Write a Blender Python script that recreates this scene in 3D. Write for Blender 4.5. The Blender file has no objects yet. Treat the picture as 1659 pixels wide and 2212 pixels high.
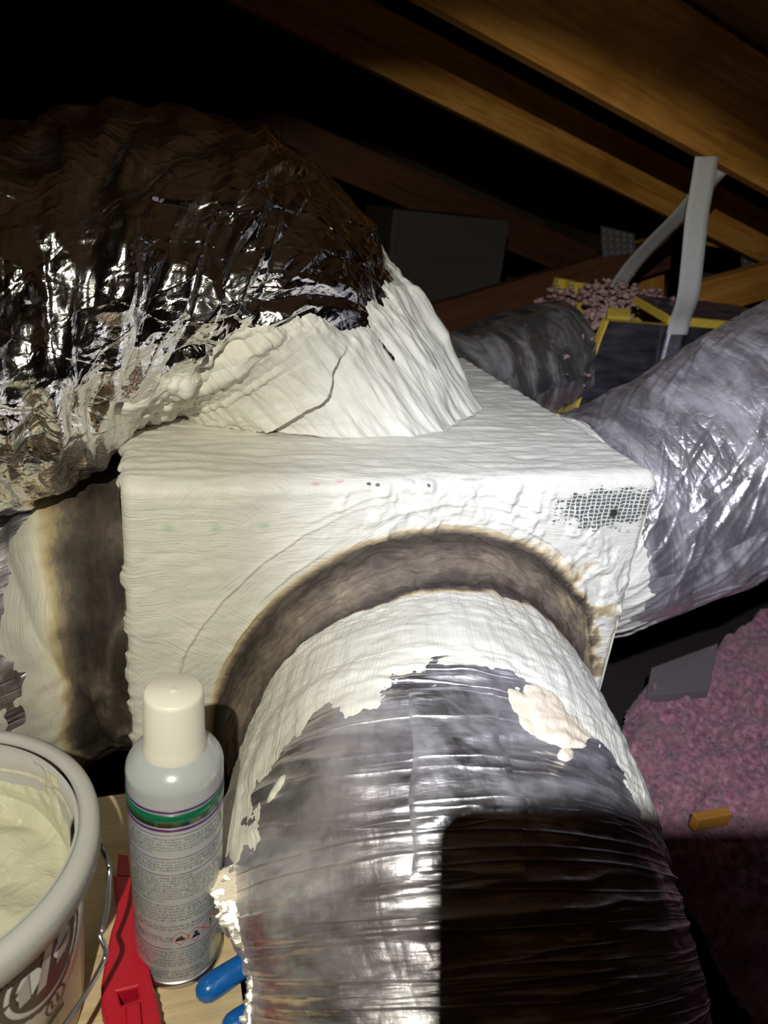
import bpy, bmesh, math, random
import numpy as np
from mathutils import Vector, Matrix
S = bpy.context.scene
COL = S.collection
random.seed(7)

# ------------------------------------------------------------------ camera
# world axes: X along the front of the plenum box, Y away from the viewer, Z up; origin = its front top left corner
F_PX, CX, CY = 1583.0, 829.5, 1106.0
RT = np.array([0.95236948, -0.28896075, 0.09743743])      # camera right
DN = np.array([-0.03203824, -0.41256719, -0.91036359])    # camera down
FW = np.array([0.30325883, 0.86388078, -0.4021742])       # camera forward
CAM = np.array([0.02793555, -0.66862625, 0.27328796])
cd = bpy.data.cameras.new('camera'); cam = bpy.data.objects.new('camera', cd); COL.objects.link(cam)
cam.matrix_world = Matrix(((RT[0], -DN[0], -FW[0], CAM[0]), (RT[1], -DN[1], -FW[1], CAM[1]),
                           (RT[2], -DN[2], -FW[2], CAM[2]), (0, 0, 0, 1)))
cd.sensor_fit = 'VERTICAL'; cd.sensor_height = 36.0; cd.lens = F_PX / 2212 * 36.0
cd.clip_start = 0.002; cd.clip_end = 50
cd.dof.use_dof = True; cd.dof.focus_distance = 0.72; cd.dof.aperture_fstop = 7.5
S.camera = cam

# ------------------------------------------------------------------ world, lamp, exposure
w = bpy.data.worlds.new('attic_dark'); S.world = w; w.use_nodes = True
w.node_tree.nodes['Background'].inputs[0].default_value = (1.0, 0.62, 0.5, 1)
w.node_tree.nodes['Background'].inputs[1].default_value = 0.003
S.view_settings.view_transform = 'Standard'; S.view_settings.look = 'None'
S.view_settings.exposure = 0.0; S.view_settings.gamma = 1.0; S.view_settings.use_curve_mapping = False

# ------------------------------------------------------------------ helpers
def ray(px, py):
    d = RT * ((px - CX) / F_PX) + DN * ((py - CY) / F_PX) + FW
    return d / np.linalg.norm(d)
def at(px, py, x=None, y=None, z=None):
    d = ray(px, py)
    ax, v = (0, x) if x is not None else ((1, y) if y is not None else (2, z))
    return CAM + d * ((v - CAM[ax]) / d[ax])
def proj(p):
    v = np.asarray(p) - CAM; z = v @ FW
    return CX + F_PX * (v @ RT) / z, CY + F_PX * (v @ DN) / z
def camera_point(r, d, f): return CAM + RT * r + DN * d + FW * f

LAMP = camera_point(-0.041, -0.166, -0.30)
def lamp(name, px, py, energy, size, blend, color, rad):
    l = bpy.data.lights.new(name, 'SPOT'); l.energy = energy; l.color = color
    l.spot_size = math.radians(size); l.spot_blend = blend; l.shadow_soft_size = rad
    o = bpy.data.objects.new(name, l); COL.objects.link(o); o.location = LAMP
    o.rotation_euler = Vector(at(px, py, y=0.0) - LAMP).to_track_quat('-Z', 'Y').to_euler()
lamp('headlamp_beam', 1480, 1120, 76.0, 52, 1.0, (0.72, 0.77, 1.0), 0.006)
lamp('headlamp_spill', 860, 1170, 35.0, 70.4, 0.18, (1.0, 0.965, 0.80), 0.006)

def _h(ix, iy, iz, seed):
    n = (ix * 374761393 + iy * 668265263 + iz * 2147483647 + seed * 1274126177) & 0xffffffff
    n = ((n ^ (n >> 13)) * 1274126177) & 0xffffffff
    n = ((n ^ (n >> 16)) * 2246822519) & 0xffffffff
    return ((n ^ (n >> 15)) & 0xffff) / 32767.5 - 1.0
def noise(p, scale=1.0, seed=0):
    p = np.asarray(p, float) * scale
    if p.shape[-1] == 2: p = np.concatenate([p, np.zeros(p.shape[:-1] + (1,))], -1)
    i = np.floor(p).astype(np.int64); f = p - i; f = f * f * f * (f * (f * 6 - 15) + 10)
    r = 0
    for a in (0, 1):
        wx = f[..., 0] if a else 1 - f[..., 0]
        for b in (0, 1):
            wy = f[..., 1] if b else 1 - f[..., 1]
            for c in (0, 1):
                wz = f[..., 2] if c else 1 - f[..., 2]
                r = r + wx * wy * wz * _h(i[..., 0] + a, i[..., 1] + b, i[..., 2] + c, seed)
    return r
def fbm(p, scale, octaves=4, seed=0, gain=0.5):
    r, a = 0, 1.0
    for o in range(octaves):
        r = r + a * noise(p, scale * 2 ** o, seed + 17 * o); a *= gain
    return r
def sstep(a, b, x):
    t = np.clip((x - a) / (b - a), 0, 1); return t * t * (3 - 2 * t)
def spline(keys, n):
    k = np.array(keys, float); m = len(k); out = []
    for t in np.linspace(0, m - 1, n):
        i = min(int(t), m - 2); u = t - i
        p0, p1, p2, p3 = k[max(i - 1, 0)], k[i], k[i + 1], k[min(i + 2, m - 1)]
        out.append(.5 * (2 * p1 + (p2 - p0) * u + (2 * p0 - 5 * p1 + 4 * p2 - p3) * u * u + (3 * p1 - p0 - 3 * p2 + p3) * u ** 3))
    return np.array(out)
def normals(P, close_u):
    if close_u:   # last column repeats the first
        Q = np.concatenate([P[:, -2:-1], P, P[:, 1:2]], 1)
        du = (Q[:, 2:] - Q[:, :-2])
    else: du = np.gradient(P, axis=1)
    dv = np.gradient(P, axis=0)
    n = np.cross(du, dv); l = np.linalg.norm(n, axis=-1, keepdims=True); l[l == 0] = 1
    return n / l

def link(o, parent=None, label=None, cat=None, group=None, kind=None):
    COL.objects.link(o)
    if parent is not None: o.parent = parent
    if label: o['label'] = label
    if cat: o['category'] = cat
    if group: o['group'] = group
    if kind: o['kind'] = kind
    return o
def thing(name, label, cat, loc, group=None, rot=(0, 0, 0)):
    o = bpy.data.objects.new(name, None); o.empty_display_size = .05
    o.location = loc; o.rotation_euler = rot
    return link(o, None, label, cat, group)
def base_of(parent):
    return np.array(parent.location) if parent is not None else np.zeros(3)
def mesh_obj(name, verts, faces, material, parent=None, smooth=True, local=False, **kw):
    """verts in world coordinates; stored relative to the parent's (unrotated) base unless local"""
    v = np.asarray(verts, float)
    if parent is not None and not local:
        b = base_of(parent)
        if parent.parent is not None: b = b + base_of(parent.parent)
        v = v - b
    me = bpy.data.meshes.new(name); me.from_pydata(v.tolist(), [], [list(map(int, f)) for f in faces]); me.update()
    if smooth: me.polygons.foreach_set('use_smooth', [True] * len(me.polygons))
    me.materials.append(material)
    return link(bpy.data.objects.new(name, me), parent, **kw)
def grid_obj(name, P, material, parent=None, uv=None, mask=None, attrs=None, flip=False, **kw):
    """quad sheet from an (nv, nu, 3) array of world points; mask keeps quads; uv and attrs per grid point"""
    nv, nu = P.shape[:2]
    idx = np.arange(nv * nu).reshape(nv, nu)
    q = np.stack([idx[:-1, :-1], idx[:-1, 1:], idx[1:, 1:], idx[1:, :-1]], -1).reshape(-1, 4)
    if flip: q = q[:, ::-1]
    if mask is not None:
        m = mask.reshape(-1); q = q[m[q].any(1)]
    used = np.unique(q); remap = np.full(nv * nu, -1); remap[used] = np.arange(len(used)); q = remap[q]
    v = P.reshape(-1, 3)[used].copy()
    if parent is not None:
        v -= base_of(parent)
        if parent.parent is not None: v -= base_of(parent.parent)
    me = bpy.data.meshes.new(name)
    me.vertices.add(len(v)); me.vertices.foreach_set('co', v.astype(np.float32).ravel())
    me.loops.add(q.size); me.loops.foreach_set('vertex_index', q.astype(np.int32).ravel())
    me.polygons.add(len(q)); me.polygons.foreach_set('loop_start', np.arange(0, q.size, 4, dtype=np.int32))
    me.polygons.foreach_set('use_smooth', np.ones(len(q), bool))
    me.update(calc_edges=True); me.validate()
    if uv is not None:
        l = me.uv_layers.new(name='UVMap')
        l.data.foreach_set('uv', uv.reshape(-1, 2)[used][q.ravel()].astype(np.float32).ravel())
    for k, a in (attrs or {}).items():
        at_ = me.attributes.new(k, 'FLOAT', 'POINT')
        at_.data.foreach_set('value', a.reshape(-1)[used].astype(np.float32))
    me.materials.append(material)
    return link(bpy.data.objects.new(name, me), parent, **kw)
def tube_rings(c, r, nu, up=(0, 0, 1), start=0.0):
    t = np.gradient(c, axis=0); t /= np.linalg.norm(t, axis=1)[:, None]
    s = np.cross(t, np.array(up, float)); s /= np.linalg.norm(s, axis=1)[:, None]
    wv = np.cross(s, t); a = np.linspace(0, 2 * np.pi, nu) + start
    r = np.asarray(r)
    if r.ndim == 1: r = r[:, None] * np.ones(nu)
    P = c[:, None] + r[..., None] * (np.cos(a)[None, :, None] * s[:, None] + np.sin(a)[None, :, None] * wv[:, None])
    L = np.r_[0, np.cumsum(np.linalg.norm(np.diff(c, axis=0), axis=1))]
    return P, a, L
def tube_obj(name, pts, radius, material, parent=None, nu=10, n=None, up=(0, 0, 1), cap=True, **kw):
    c = spline(pts, n or len(pts) * 6); r = np.full(len(c), radius) if np.isscalar(radius) else np.interp(np.linspace(0, 1, len(c)), np.linspace(0, 1, len(radius)), radius)
    P, a, L = tube_rings(c, r, nu + 1, up)
    V = P[:, :-1].reshape(-1, 3); nr = len(c)
    Fc = [(i * nu + j, i * nu + (j + 1) % nu, (i + 1) * nu + (j + 1) % nu, (i + 1) * nu + j) for i in range(nr - 1) for j in range(nu)]
    if cap: Fc += [tuple(range(nu))[::-1], tuple((nr - 1) * nu + j for j in range(nu))]
    return mesh_obj(name, V, Fc, material, parent, **kw)
def lathe(name, prof, material, parent, center, nu=72, close=False, tilt=None, **kw):
    """prof list of (r, z) in world z, around the vertical through center"""
    V, Fc = [], []
    for r, z in prof:
        for j in range(nu):
            a = 2 * math.pi * j / nu; V.append((center[0] + r * math.cos(a), center[1] + r * math.sin(a), z))
    m = len(prof)
    for i in range(m - 1 + (1 if close else 0)):
        i2 = (i + 1) % m
        for j in range(nu): Fc.append((i * nu + j, i * nu + (j + 1) % nu, i2 * nu + (j + 1) % nu, i2 * nu + j))
    if not close:
        if prof[0][0] > 1e-6: Fc.append(tuple(range(nu))[::-1])
        if prof[-1][0] > 1e-6: Fc.append(tuple((m - 1) * nu + j for j in range(nu)))
    return mesh_obj(name, V, Fc, material, parent, **kw)
def box_pts(x0, x1, y0, y1, z0, z1):
    return [(x, y, z) for z in (z0, z1) for y in (y0, y1) for x in (x0, x1)]
BOXF = [(0, 2, 3, 1), (4, 5, 7, 6), (0, 1, 5, 4), (2, 6, 7, 3), (0, 4, 6, 2), (1, 3, 7, 5)]
def bevel(o, wdt, seg=2):
    bm = bmesh.new(); bm.from_mesh(o.data)
    bmesh.ops.bevel(bm, geom=[e for e in bm.edges if e.is_manifold and e.calc_face_angle(0) > .5], offset=wdt, segments=seg, affect='EDGES', profile=.5, clamp_overlap=True)
    bm.to_mesh(o.data); bm.free()
    return o
def beam(name, a, b, wy, hz, material, parent=None, up=(0, 0, 1), bev=.002, **kw):
    """timber from a to b (centres of its lower edge), wy thick across, hz tall towards up; lengthwise UV"""
    a, b = np.array(a, float), np.array(b, float); t = (b - a) / np.linalg.norm(b - a)
    s = np.cross(t, np.array(up, float)); s /= np.linalg.norm(s); u = np.cross(s, t)
    V = [e + s * k * wy / 2 + u * h for h in (0, hz) for k in (-1, 1) for e in (a, b)]
    o = mesh_obj(name, V, BOXF, material, parent, smooth=False, **kw)
    bevel(o, bev, 2)
    me = o.data; l = me.uv_layers.new(name='UVMap')
    base = base_of(parent) if parent is not None else np.zeros(3)
    for p in me.polygons:
        n = np.array(p.normal)
        for li in p.loop_indices:
            v = np.array(me.vertices[me.loops[li].vertex_index].co) + base - a
            l.data[li].uv = (v @ t, v @ u if abs(n @ s) > .5 else v @ s + .37)
    return o

# ------------------------------------------------------------------ materials
class G:
    def __init__(self, name, rough=.5, metal=0.0, color=(.5, .5, .5), spec=.5):
        self.m = bpy.data.materials.new(name); self.m.use_nodes = True; self.nt = self.m.node_tree
        self.b = self.nt.nodes['Principled BSDF']
        self.set('Roughness', rough); self.set('Metallic', metal); self.set('Base Color', color); self.set('Specular IOR Level', spec)
    def set(self, k, v):
        i = self.b.inputs[k]
        if hasattr(v, 'node'): self.nt.links.new(v, i)
        elif isinstance(v, tuple): i.default_value = v + (1,) if len(v) == 3 and i.type == 'RGBA' else v
        else: i.default_value = v
    def n(self, t, **kw):
        nd = self.nt.nodes.new(t); ins = kw.pop('i', {})
        for k, v in kw.items(): setattr(nd, k, v)
        for k, v in ins.items():
            s = nd.inputs[k]
            if hasattr(v, 'node'): self.nt.links.new(v, s)
            elif isinstance(v, tuple) and len(v) == 3 and s.type == 'RGBA': s.default_value = v + (1,)
            else: s.default_value = v
        return nd
    def uv(self): return self.n('ShaderNodeUVMap').outputs[0]
    def pos(self): return self.n('ShaderNodeNewGeometry').outputs['Position']
    def obj(self): return self.n('ShaderNodeTexCoord').outputs['Object']
    def map(self, v, scale=(1, 1, 1), rot=(0, 0, 0), loc=(0, 0, 0)):
        return self.n('ShaderNodeMapping', i={'Vector': v, 'Scale': scale, 'Rotation': rot, 'Location': loc}).outputs[0]
    def noise(self, v, scale, detail=4, rough=.55, dist=0.0):
        return self.n('ShaderNodeTexNoise', i={'Vector': v, 'Scale': scale, 'Detail': detail, 'Roughness': rough, 'Distortion': dist}).outputs[0]
    def ramp(self, f, stops, interp='LINEAR'):
        r = self.n('ShaderNodeValToRGB', i={0: f}); cr = r.color_ramp; cr.interpolation = interp
        while len(cr.elements) < len(stops): cr.elements.new(.5)
        for e, (p, c) in zip(cr.elements, stops):
            e.position = p; e.color = (c + (1,)) if isinstance(c, tuple) else (c, c, c, 1)
        return r.outputs[0]
    def math(self, op, a, b=0.0, c=0.0, clamp=False):
        return self.n('ShaderNodeMath', operation=op, use_clamp=clamp, i={0: a, 1: b, 2: c}).outputs[0]
    def mix(self, f, a, b):
        nd = self.n('ShaderNodeMix', data_type='RGBA')
        for k, v in ((0, f), (6, a), (7, b)):
            s = nd.inputs[k]
            if hasattr(v, 'node'): self.nt.links.new(v, s)
            else: s.default_value = v if not isinstance(v, tuple) else (v + (1,) if len(v) == 3 else v)
        return nd.outputs[2]
    def attr(self, name): return self.n('ShaderNodeAttribute', attribute_name=name).outputs['Fac']
    def bump(self, h, dist, strength=1.0, normal=None):
        i = {'Height': h, 'Distance': dist, 'Strength': strength}
        if normal is not None: i['Normal'] = normal
        nd = self.n('ShaderNodeBump', i=i)
        return nd.outputs[0]

STAIN = [(0.0, (.80, .785, .70)), (.12, (.76, .70, .55)), (.3, (.50, .40, .22)), (.5, (.185, .145, .108)), (.72, (.075, .058, .045)), (1.0, (.02, .016, .012))]
def mastic(name, stained=False, flow=None, base=(.80, .785, .70), dark=(.67, .66, .585), marks=None):
    g = G(name, rough=.5, spec=.45); uv = g.uv()
    warp = g.n('ShaderNodeTexNoise', i={'Vector': uv, 'Scale': 9.0, 'Detail': 2.0}).outputs[1]
    v0 = g.n('ShaderNodeVectorMath', operation='MULTIPLY_ADD', i={0: warp, 1: (.035, .035, 0), 2: uv}).outputs[0]
    def strokes(ang):
        r_ = g.n('ShaderNodeVectorRotate', rotation_type='Z_AXIS', i={'Vector': v0, 'Angle': ang}).outputs[0]
        return r_, g.noise(g.map(r_, (24, 430, 1)), 1.0, 3, .6), g.noise(g.map(r_, (10, 95, 1)), 1.0, 3, .6)
    def blend(f, a_, b_): return g.math('ADD', g.math('MULTIPLY', a_, f), g.math('MULTIPLY', b_, g.math('SUBTRACT', 1.0, f)))
    if flow is None:
        v, s1, b1 = strokes(.06); _, s2, b2 = strokes(-.75); _, s3, b3 = strokes(.55)
        m1 = g.ramp(g.noise(uv, 7, 2, .5), [(.49, 0.0), (.58, 1.0)]); m2 = g.ramp(g.noise(g.map(uv, loc=(3.1, 1.7, 0)), 9, 2, .5), [(.44, 0.0), (.56, 1.0)])
        stroke = blend(m1, s1, blend(m2, s2, s3)); broad = blend(m1, b1, blend(m2, b2, b3))
    else: v, stroke, broad = strokes(flow)
    lump = g.noise(uv, 70, 4, .6, .6)
    h = g.math('ADD', g.math('MULTIPLY', stroke, .8), g.math('ADD', g.math('MULTIPLY', broad, .75), g.math('MULTIPLY', lump, .7)))
    g.set('Normal', g.bump(h, .0014, 1.0))
    col = g.mix(g.ramp(g.noise(uv, 11, 4, .6), [(.35, 0.0), (.7, 1.0)]), base, dark)
    col = g.mix(g.ramp(stroke, [(.28, .25), (.42, 0.0)]), col, (.55, .53, .45))
    if stained:
        st = g.math('ADD', g.attr('stain'), g.math('MULTIPLY', g.math('SUBTRACT', g.noise(g.map(v, (60, 140, 1)), 1.0, 6, .7), .5), g.math('MULTIPLY', g.math('MINIMUM', g.attr('stain'), .6), .9)))
        sc = g.ramp(st, STAIN)
        col = g.mix(g.ramp(g.attr('stain'), [(.03, 0.0), (.16, 1.0)]), col, sc)
        g.set('Roughness', g.math('ADD', .5, g.math('MULTIPLY', g.attr('stain'), .3)))
    if marks: col = marks(g, col, uv)
    g.set('Base Color', col)
    return g.m

def foil(name, rough=(.2, .45), tint=(.80, .79, .82), smudge=.55, fine=.0007, scrim=False, wr=(26, 300), metal=1.0, lines=None, crease=None, matte=None):
    g = G(name, metal=metal); uv = g.uv()
    sm = g.noise(g.map(uv, (7, 26, 1)), 1.0, 5, .62, .6)
    g.set('Base Color', g.mix(g.ramp(sm, [(.38, smudge), (.62, 0.0)]), tint, (tint[0] * .42, tint[1] * .38, tint[2] * .42)))
    if matte:
        mt = g.noise(g.map(uv, (6, 15, 1), loc=(2.3, .7, 0)), 1.0, 5, .65, .8)
        g.set('Metallic', g.ramp(mt, [(.46, metal), (.64, matte)]))
    g.set('Roughness', g.ramp(g.noise(g.map(uv, (9, 22, 1)), 1.3, 4, .6), [(.35, rough[0]), (.68, rough[1])]))
    cr = g.noise(g.map(uv, (wr[0], wr[1], 1)), 1.0, 3, .6)
    vo = g.n('ShaderNodeTexVoronoi', feature='DISTANCE_TO_EDGE', i={'Vector': uv, 'Scale': 55.0}).outputs[0]
    h = g.math('ADD', cr, g.math('MULTIPLY', g.noise(uv, 130, 3, .6), .5))
    h = g.math('ADD', h, g.math('MULTIPLY', g.math('MINIMUM', vo, .15), 1.2))
    def ridged(v_, sc, det, pw):
        n_ = g.math('ABSOLUTE', g.math('SUBTRACT', g.math('MULTIPLY', g.noise(v_, sc, det, .5), 2.0), 1.0))
        return g.math('POWER', g.math('SUBTRACT', 1.0, n_, clamp=True), pw)
    if lines: h = g.math('ADD', h, g.math('MULTIPLY', ridged(g.map(uv, (lines[0], lines[1], 1)), 1.0, 1.5, 20.0), lines[2]))
    if crease:
        h = g.math('ADD', h, g.math('MULTIPLY', ridged(g.map(uv, (.35, 1.4, 1)), crease[0], 2.0, 7.0), crease[1]))
        h = g.math('ADD', h, g.math('MULTIPLY', ridged(g.map(uv, (1.2, .8, 1), loc=(5, 3, 0)), crease[0] * 2.0, 1.0, 9.0), crease[1] * .45))
    if scrim:
        for rot in (math.radians(32), math.radians(-38)):
            wv = g.n('ShaderNodeTexWave', wave_type='BANDS', bands_direction='X', i={'Vector': g.map(uv, (1, 1, 1), (0, 0, rot)), 'Scale': 6.2, 'Distortion': .0}).outputs['Fac']
            h = g.math('ADD', h, g.ramp(wv, [(.985, 0.0), (.999, .2)]))
    g.set('Normal', g.bump(h, fine, 1.0))
    return g.m

def plain(name, color, rough=.5, metal=0.0, spec=.5, nscale=60, nvar=.25, bump=.0004, coat=0.0):
    g = G(name, rough, metal, color, spec); o = g.obj()
    nz = g.noise(o, nscale, 4, .6)
    g.set('Base Color', g.mix(g.math('MULTIPLY', nz, nvar), color, tuple(c * .45 for c in color)))
    if bump: g.set('Normal', g.bump(g.noise(o, nscale * 4, 3, .6), bump, .5))
    if coat: g.set('Coat Weight', coat)
    return g.m
def wood(name, c1, c2, c3, rough=.6, scale=1.0):
    g = G(name, rough, spec=.3); uv = g.uv()
    v = g.map(uv, (2.2 * scale, 34 * scale, 1))
    gr = g.noise(v, 1.0, 5, .6, 1.4)
    fine = g.noise(g.map(uv, (9 * scale, 320 * scale, 1)), 1.0, 3, .6)
    col = g.ramp(g.math('ADD', g.math('MULTIPLY', gr, .85), g.math('MULTIPLY', fine, .15)), [(.3, c3), (.48, c1), (.58, c2), (.68, c3)])
    blot = g.noise(uv, 6, 3, .6)
    g.set('Base Color', g.mix(g.ramp(blot, [(.5, 0.0), (.75, .5)]), col, tuple(x * .5 for x in c3)))
    g.set('Normal', g.bump(g.math('ADD', gr, fine), .0012, .6))
    return g.m
M = {}

# ------------------------------------------------------------------ structure: attic floor, roof deck, walls
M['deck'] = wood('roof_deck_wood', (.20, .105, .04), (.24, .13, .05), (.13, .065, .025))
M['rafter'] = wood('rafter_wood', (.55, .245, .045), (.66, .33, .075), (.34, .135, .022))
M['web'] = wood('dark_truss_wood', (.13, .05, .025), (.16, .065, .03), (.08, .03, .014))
M['ply'] = wood('plywood', (.60, .47, .28), (.68, .55, .35), (.44, .33, .18), .75, .6)
M['drywall'] = plain('dim_wall', (.20, .15, .12), .9, nscale=4)
M['shade_floor'] = plain('shade_dark_floor', (.035, .026, .022), .95, nscale=20)  # near-black floor colour stands in for the shadow of box and duct
AL = math.radians(15.0); RS = np.array([math.cos(AL), 0, -math.sin(AL)])      # the roof falls towards +X
RU = np.array([math.sin(AL), 0, math.cos(AL)])
FLOOR_Z, INS_Z = -0.334, -0.66

r1 = at(1520, 343, y=0.80)                                                    # a point on the lower edge of the near rafter
def roof_z(x): return r1[2] + 0.235 - (x - r1[0]) * math.tan(AL)
def slab(name, corners, material, thick, **kw):
    c = np.array(corners, float); n = np.cross(c[1] - c[0], c[3] - c[0]); n /= np.linalg.norm(n)
    o = mesh_obj(name, list(c) + list(c + n * thick), [(3, 2, 1, 0), (4, 5, 6, 7), (0, 1, 5, 4), (1, 2, 6, 5), (2, 3, 7, 6), (3, 0, 4, 7)], material, smooth=False, **kw)
    l = o.data.uv_layers.new(name='UVMap'); ex = (c[1] - c[0]) / np.linalg.norm(c[1] - c[0]); ey = (c[3] - c[0]) / np.linalg.norm(c[3] - c[0])
    for i, lp in enumerate(o.data.loops):
        v = np.array(o.data.vertices[lp.vertex_index].co) - c[0]; l.data[i].uv = (v @ ex, v @ ey)
    return o
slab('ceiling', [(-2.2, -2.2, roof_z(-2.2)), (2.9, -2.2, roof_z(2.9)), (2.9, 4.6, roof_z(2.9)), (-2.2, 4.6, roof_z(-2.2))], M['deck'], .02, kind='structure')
slab('wall_back', [(-2.2, 4.6, -.88), (2.9, 4.6, -.88), (2.9, 4.6, roof_z(2.9)), (-2.2, 4.6, roof_z(-2.2))], M['drywall'], -.02, kind='structure')
slab('wall_right', [(2.9, -2.2, -.88), (2.9, 4.6, -.88), (2.9, 4.6, roof_z(2.9)), (2.9, -2.2, roof_z(2.9))], M['drywall'], .02, kind='structure')
slab('wall_left', [(-2.2, -2.2, -.88), (-2.2, 4.6, -.88), (-2.2, 4.6, roof_z(-2.2)), (-2.2, -2.2, roof_z(-2.2))], M['drywall'], -.02, kind='structure')
slab('floor', [(-2.2, -2.2, -.88), (2.9, -2.2, -.88), (2.9, 4.6, -.88), (-2.2, 4.6, -.88)], M['shade_floor'], .02, kind='structure')

# pink blown insulation covering the attic floor: nobody could count its tufts
g = G('pink_blown_insulation', .95, color=(.4, .2, .25), spec=.1); p = g.pos()
nz = g.noise(p, 85, 5, .65); lo = g.noise(p, 9, 3, .6)
colr = g.ramp(nz, [(.32, (.15, .055, .08)), (.5, (.33, .145, .19)), (.68, (.52, .28, .33))])
g.set('Base Color', g.mix(g.ramp(lo, [(.45, 0.0), (.72, .7)]), colr, (.34, .20, .19)))
g.set('Normal', g.bump(g.noise(p, 160, 4, .7), .004, .8)); g.set('Sheen Weight', .3)
M['pink'] = g.m
gx, gy = np.meshgrid(np.linspace(.74, 2.8, 520), np.linspace(-1.0, 2.6, 640))
Q = np.stack([gx, gy], -1)
hz = INS_Z + .035 * fbm(Q, 4, 2, 3) + .018 * fbm(Q, 30, 3, 5) + .010 * np.abs(noise(Q, 110, 9))
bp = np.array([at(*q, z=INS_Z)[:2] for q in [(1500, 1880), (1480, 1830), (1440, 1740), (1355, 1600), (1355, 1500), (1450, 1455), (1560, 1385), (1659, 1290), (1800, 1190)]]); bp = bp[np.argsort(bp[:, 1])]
bnd = np.interp(gy, np.r_[-1, bp[:, 1], 2.6], np.r_[.8, bp[:, 0], 2.9]) + .03 * fbm(Q, 6, 3, 44)  # insulation edge shaped like the box and duct shadow, baring the darkened floor
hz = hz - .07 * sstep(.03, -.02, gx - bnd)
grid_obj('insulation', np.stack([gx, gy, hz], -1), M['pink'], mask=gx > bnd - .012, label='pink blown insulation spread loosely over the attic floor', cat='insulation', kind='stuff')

# ------------------------------------------------------------------ the plenum box
g_dots = [at(362, 1141, y=0), at(466, 1139, y=0), at(572, 1135, y=0)]
g_pink = [at(683, 1047, y=0), at(738, 1040, y=0)]
g_dark = [at(818, 1049, y=0), at(800, 1047, y=0), at(925, 1050, y=0)]
scr = at(1322, 1098, y=0)
def box_marks(g, col, uv):
    wob = g.n('ShaderNodeVectorMath', operation='MULTIPLY_ADD', i={0: g.n('ShaderNodeTexNoise', i={'Vector': uv, 'Scale': 90.0, 'Detail': 3.0}).outputs[1], 1: (.006, .006, 0), 2: uv}).outputs[0]
    def spot(p, rx, ry, c, amt, soft=.55):
        nonlocal col
        d = g.n('ShaderNodeVectorMath', operation='LENGTH', i={0: g.map(wob, (1 / rx, 1 / ry, 0), loc=(-(p[0] + .003) / rx, -(p[2] + .003) / ry, 0))}).outputs['Value']
        col = g.mix(g.ramp(d, [(soft, amt), (1.0, 0.0)]), col, c)
    for p in g_dots: spot(p, .0078, .0072, (.40, .58, .34), .6, .2)
    for p in g_pink: spot(p, .006, .0024, (.72, .30, .45), .55)
    for p in g_dark: spot(p, .0030, .0026, (.05, .06, .06), .9)
    # worn patch where the grey scrim tape shows through the coating
    d = g.n('ShaderNodeVectorMath', operation='LENGTH', i={0: g.map(uv, (1 / .075, 1 / .026, 0), loc=(-scr[0] / .075, -scr[2] / .026, 0))}).outputs['Value']
    m = g.math('SUBTRACT', g.math('ADD', 1.0, g.math('MULTIPLY', g.math('SUBTRACT', g.noise(g.map(uv, (60, 130, 1)), 1.0, 5, .7), .5), 2.6)), d)
    m = g.ramp(m, [(.0, 0.0), (.12, 1.0)])
    sep = g.n('ShaderNodeSeparateXYZ', i={0: wob})
    for ax, k in ((0, 150.0), (1, 210.0)):
        s = g.math('ABSOLUTE', g.math('SUBTRACT', g.math('FRACT', g.math('MULTIPLY', sep.outputs[ax], k)), .5))
        m = g.math('MULTIPLY', m, g.ramp(s, [(.10, .12), (.17, 1.0)]))
    col = g.mix(m, col, (.12, .125, .12))
    spot(scr + np.array([.004, 0, -.006]), .008, .008, (.02, .022, .02), .95)
    return col
M['mastic_box'] = mastic('mastic_on_box', stained=True, marks=box_marks)
M['mastic'] = mastic('brushed_mastic', stained=True, flow=.12)
M['mastic_plain'] = mastic('thick_mastic', base=(.82, .79, .67))
M['mastic_old'] = mastic('dried_mastic', base=(.80, .70, .55), dark=(.70, .61, .48))

BW, BD, BB = 0.60, 0.60, -0.70
box = thing('duct_plenum', 'large white mastic coated duct plenum box with a brown stained round collar', 'duct plenum', (BW / 2, BD / 2, BB))
rad = .017
RC = np.array([.329, -.304]); RR = .235                          # the ring on the front face
zf = np.r_[np.linspace(BB, -.36, 40), np.linspace(-.358, -rad, 215)]
cor = np.linspace(0, np.pi / 2, 16)[1:-1]
yt = np.linspace(rad, BD - rad, 300)
prof = [(0, z, 0, -1, 0, z) for z in zf]
prof += [(rad - rad * math.cos(a), -rad + rad * math.sin(a), 0, -math.cos(a), math.sin(a), -rad + rad * a) for a in cor]
s0 = -rad + rad * math.pi / 2
prof += [(y, 0, 0, 0, 1, s0 + y - rad) for y in yt]
prof += [(BD - rad + rad * math.sin(a), -rad + rad * math.cos(a), 0, math.sin(a), math.cos(a), s0 + BD - 2 * rad + rad * a) for a in cor]
prof += [(BD, z, 0, 1, 0, s0 + BD + .03 - z) for z in np.linspace(-rad, BB, 10)]
prof = np.array(prof)
xs = np.linspace(0, BW, 400)
PX = np.broadcast_to(xs, (len(prof), len(xs))); PY = prof[:, 0:1] + 0 * PX; PZ = prof[:, 1:2] + 0 * PX
NY = prof[:, 3:4] + 0 * PX; NZ = prof[:, 4:5] + 0 * PX; SV = prof[:, 5:6] + 0 * PX
UVb = np.stack([PX, SV], -1)
d = np.minimum(PX, BW - PX); er = .012
inset = np.where(d < er, er - np.sqrt(np.maximum(er ** 2 - (er - d) ** 2, 0)), 0)
Rf = np.hypot(PX - RC[0], PZ - RC[1]); Th = np.arctan2(PZ - RC[1], PX - RC[0])
front = sstep(-.5, -.95, NY)
h = .0012 * fbm(UVb, 7, 3, 1) + .0005 * fbm(UVb * np.array([1, 3.5]), 26, 3, 2)
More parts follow.
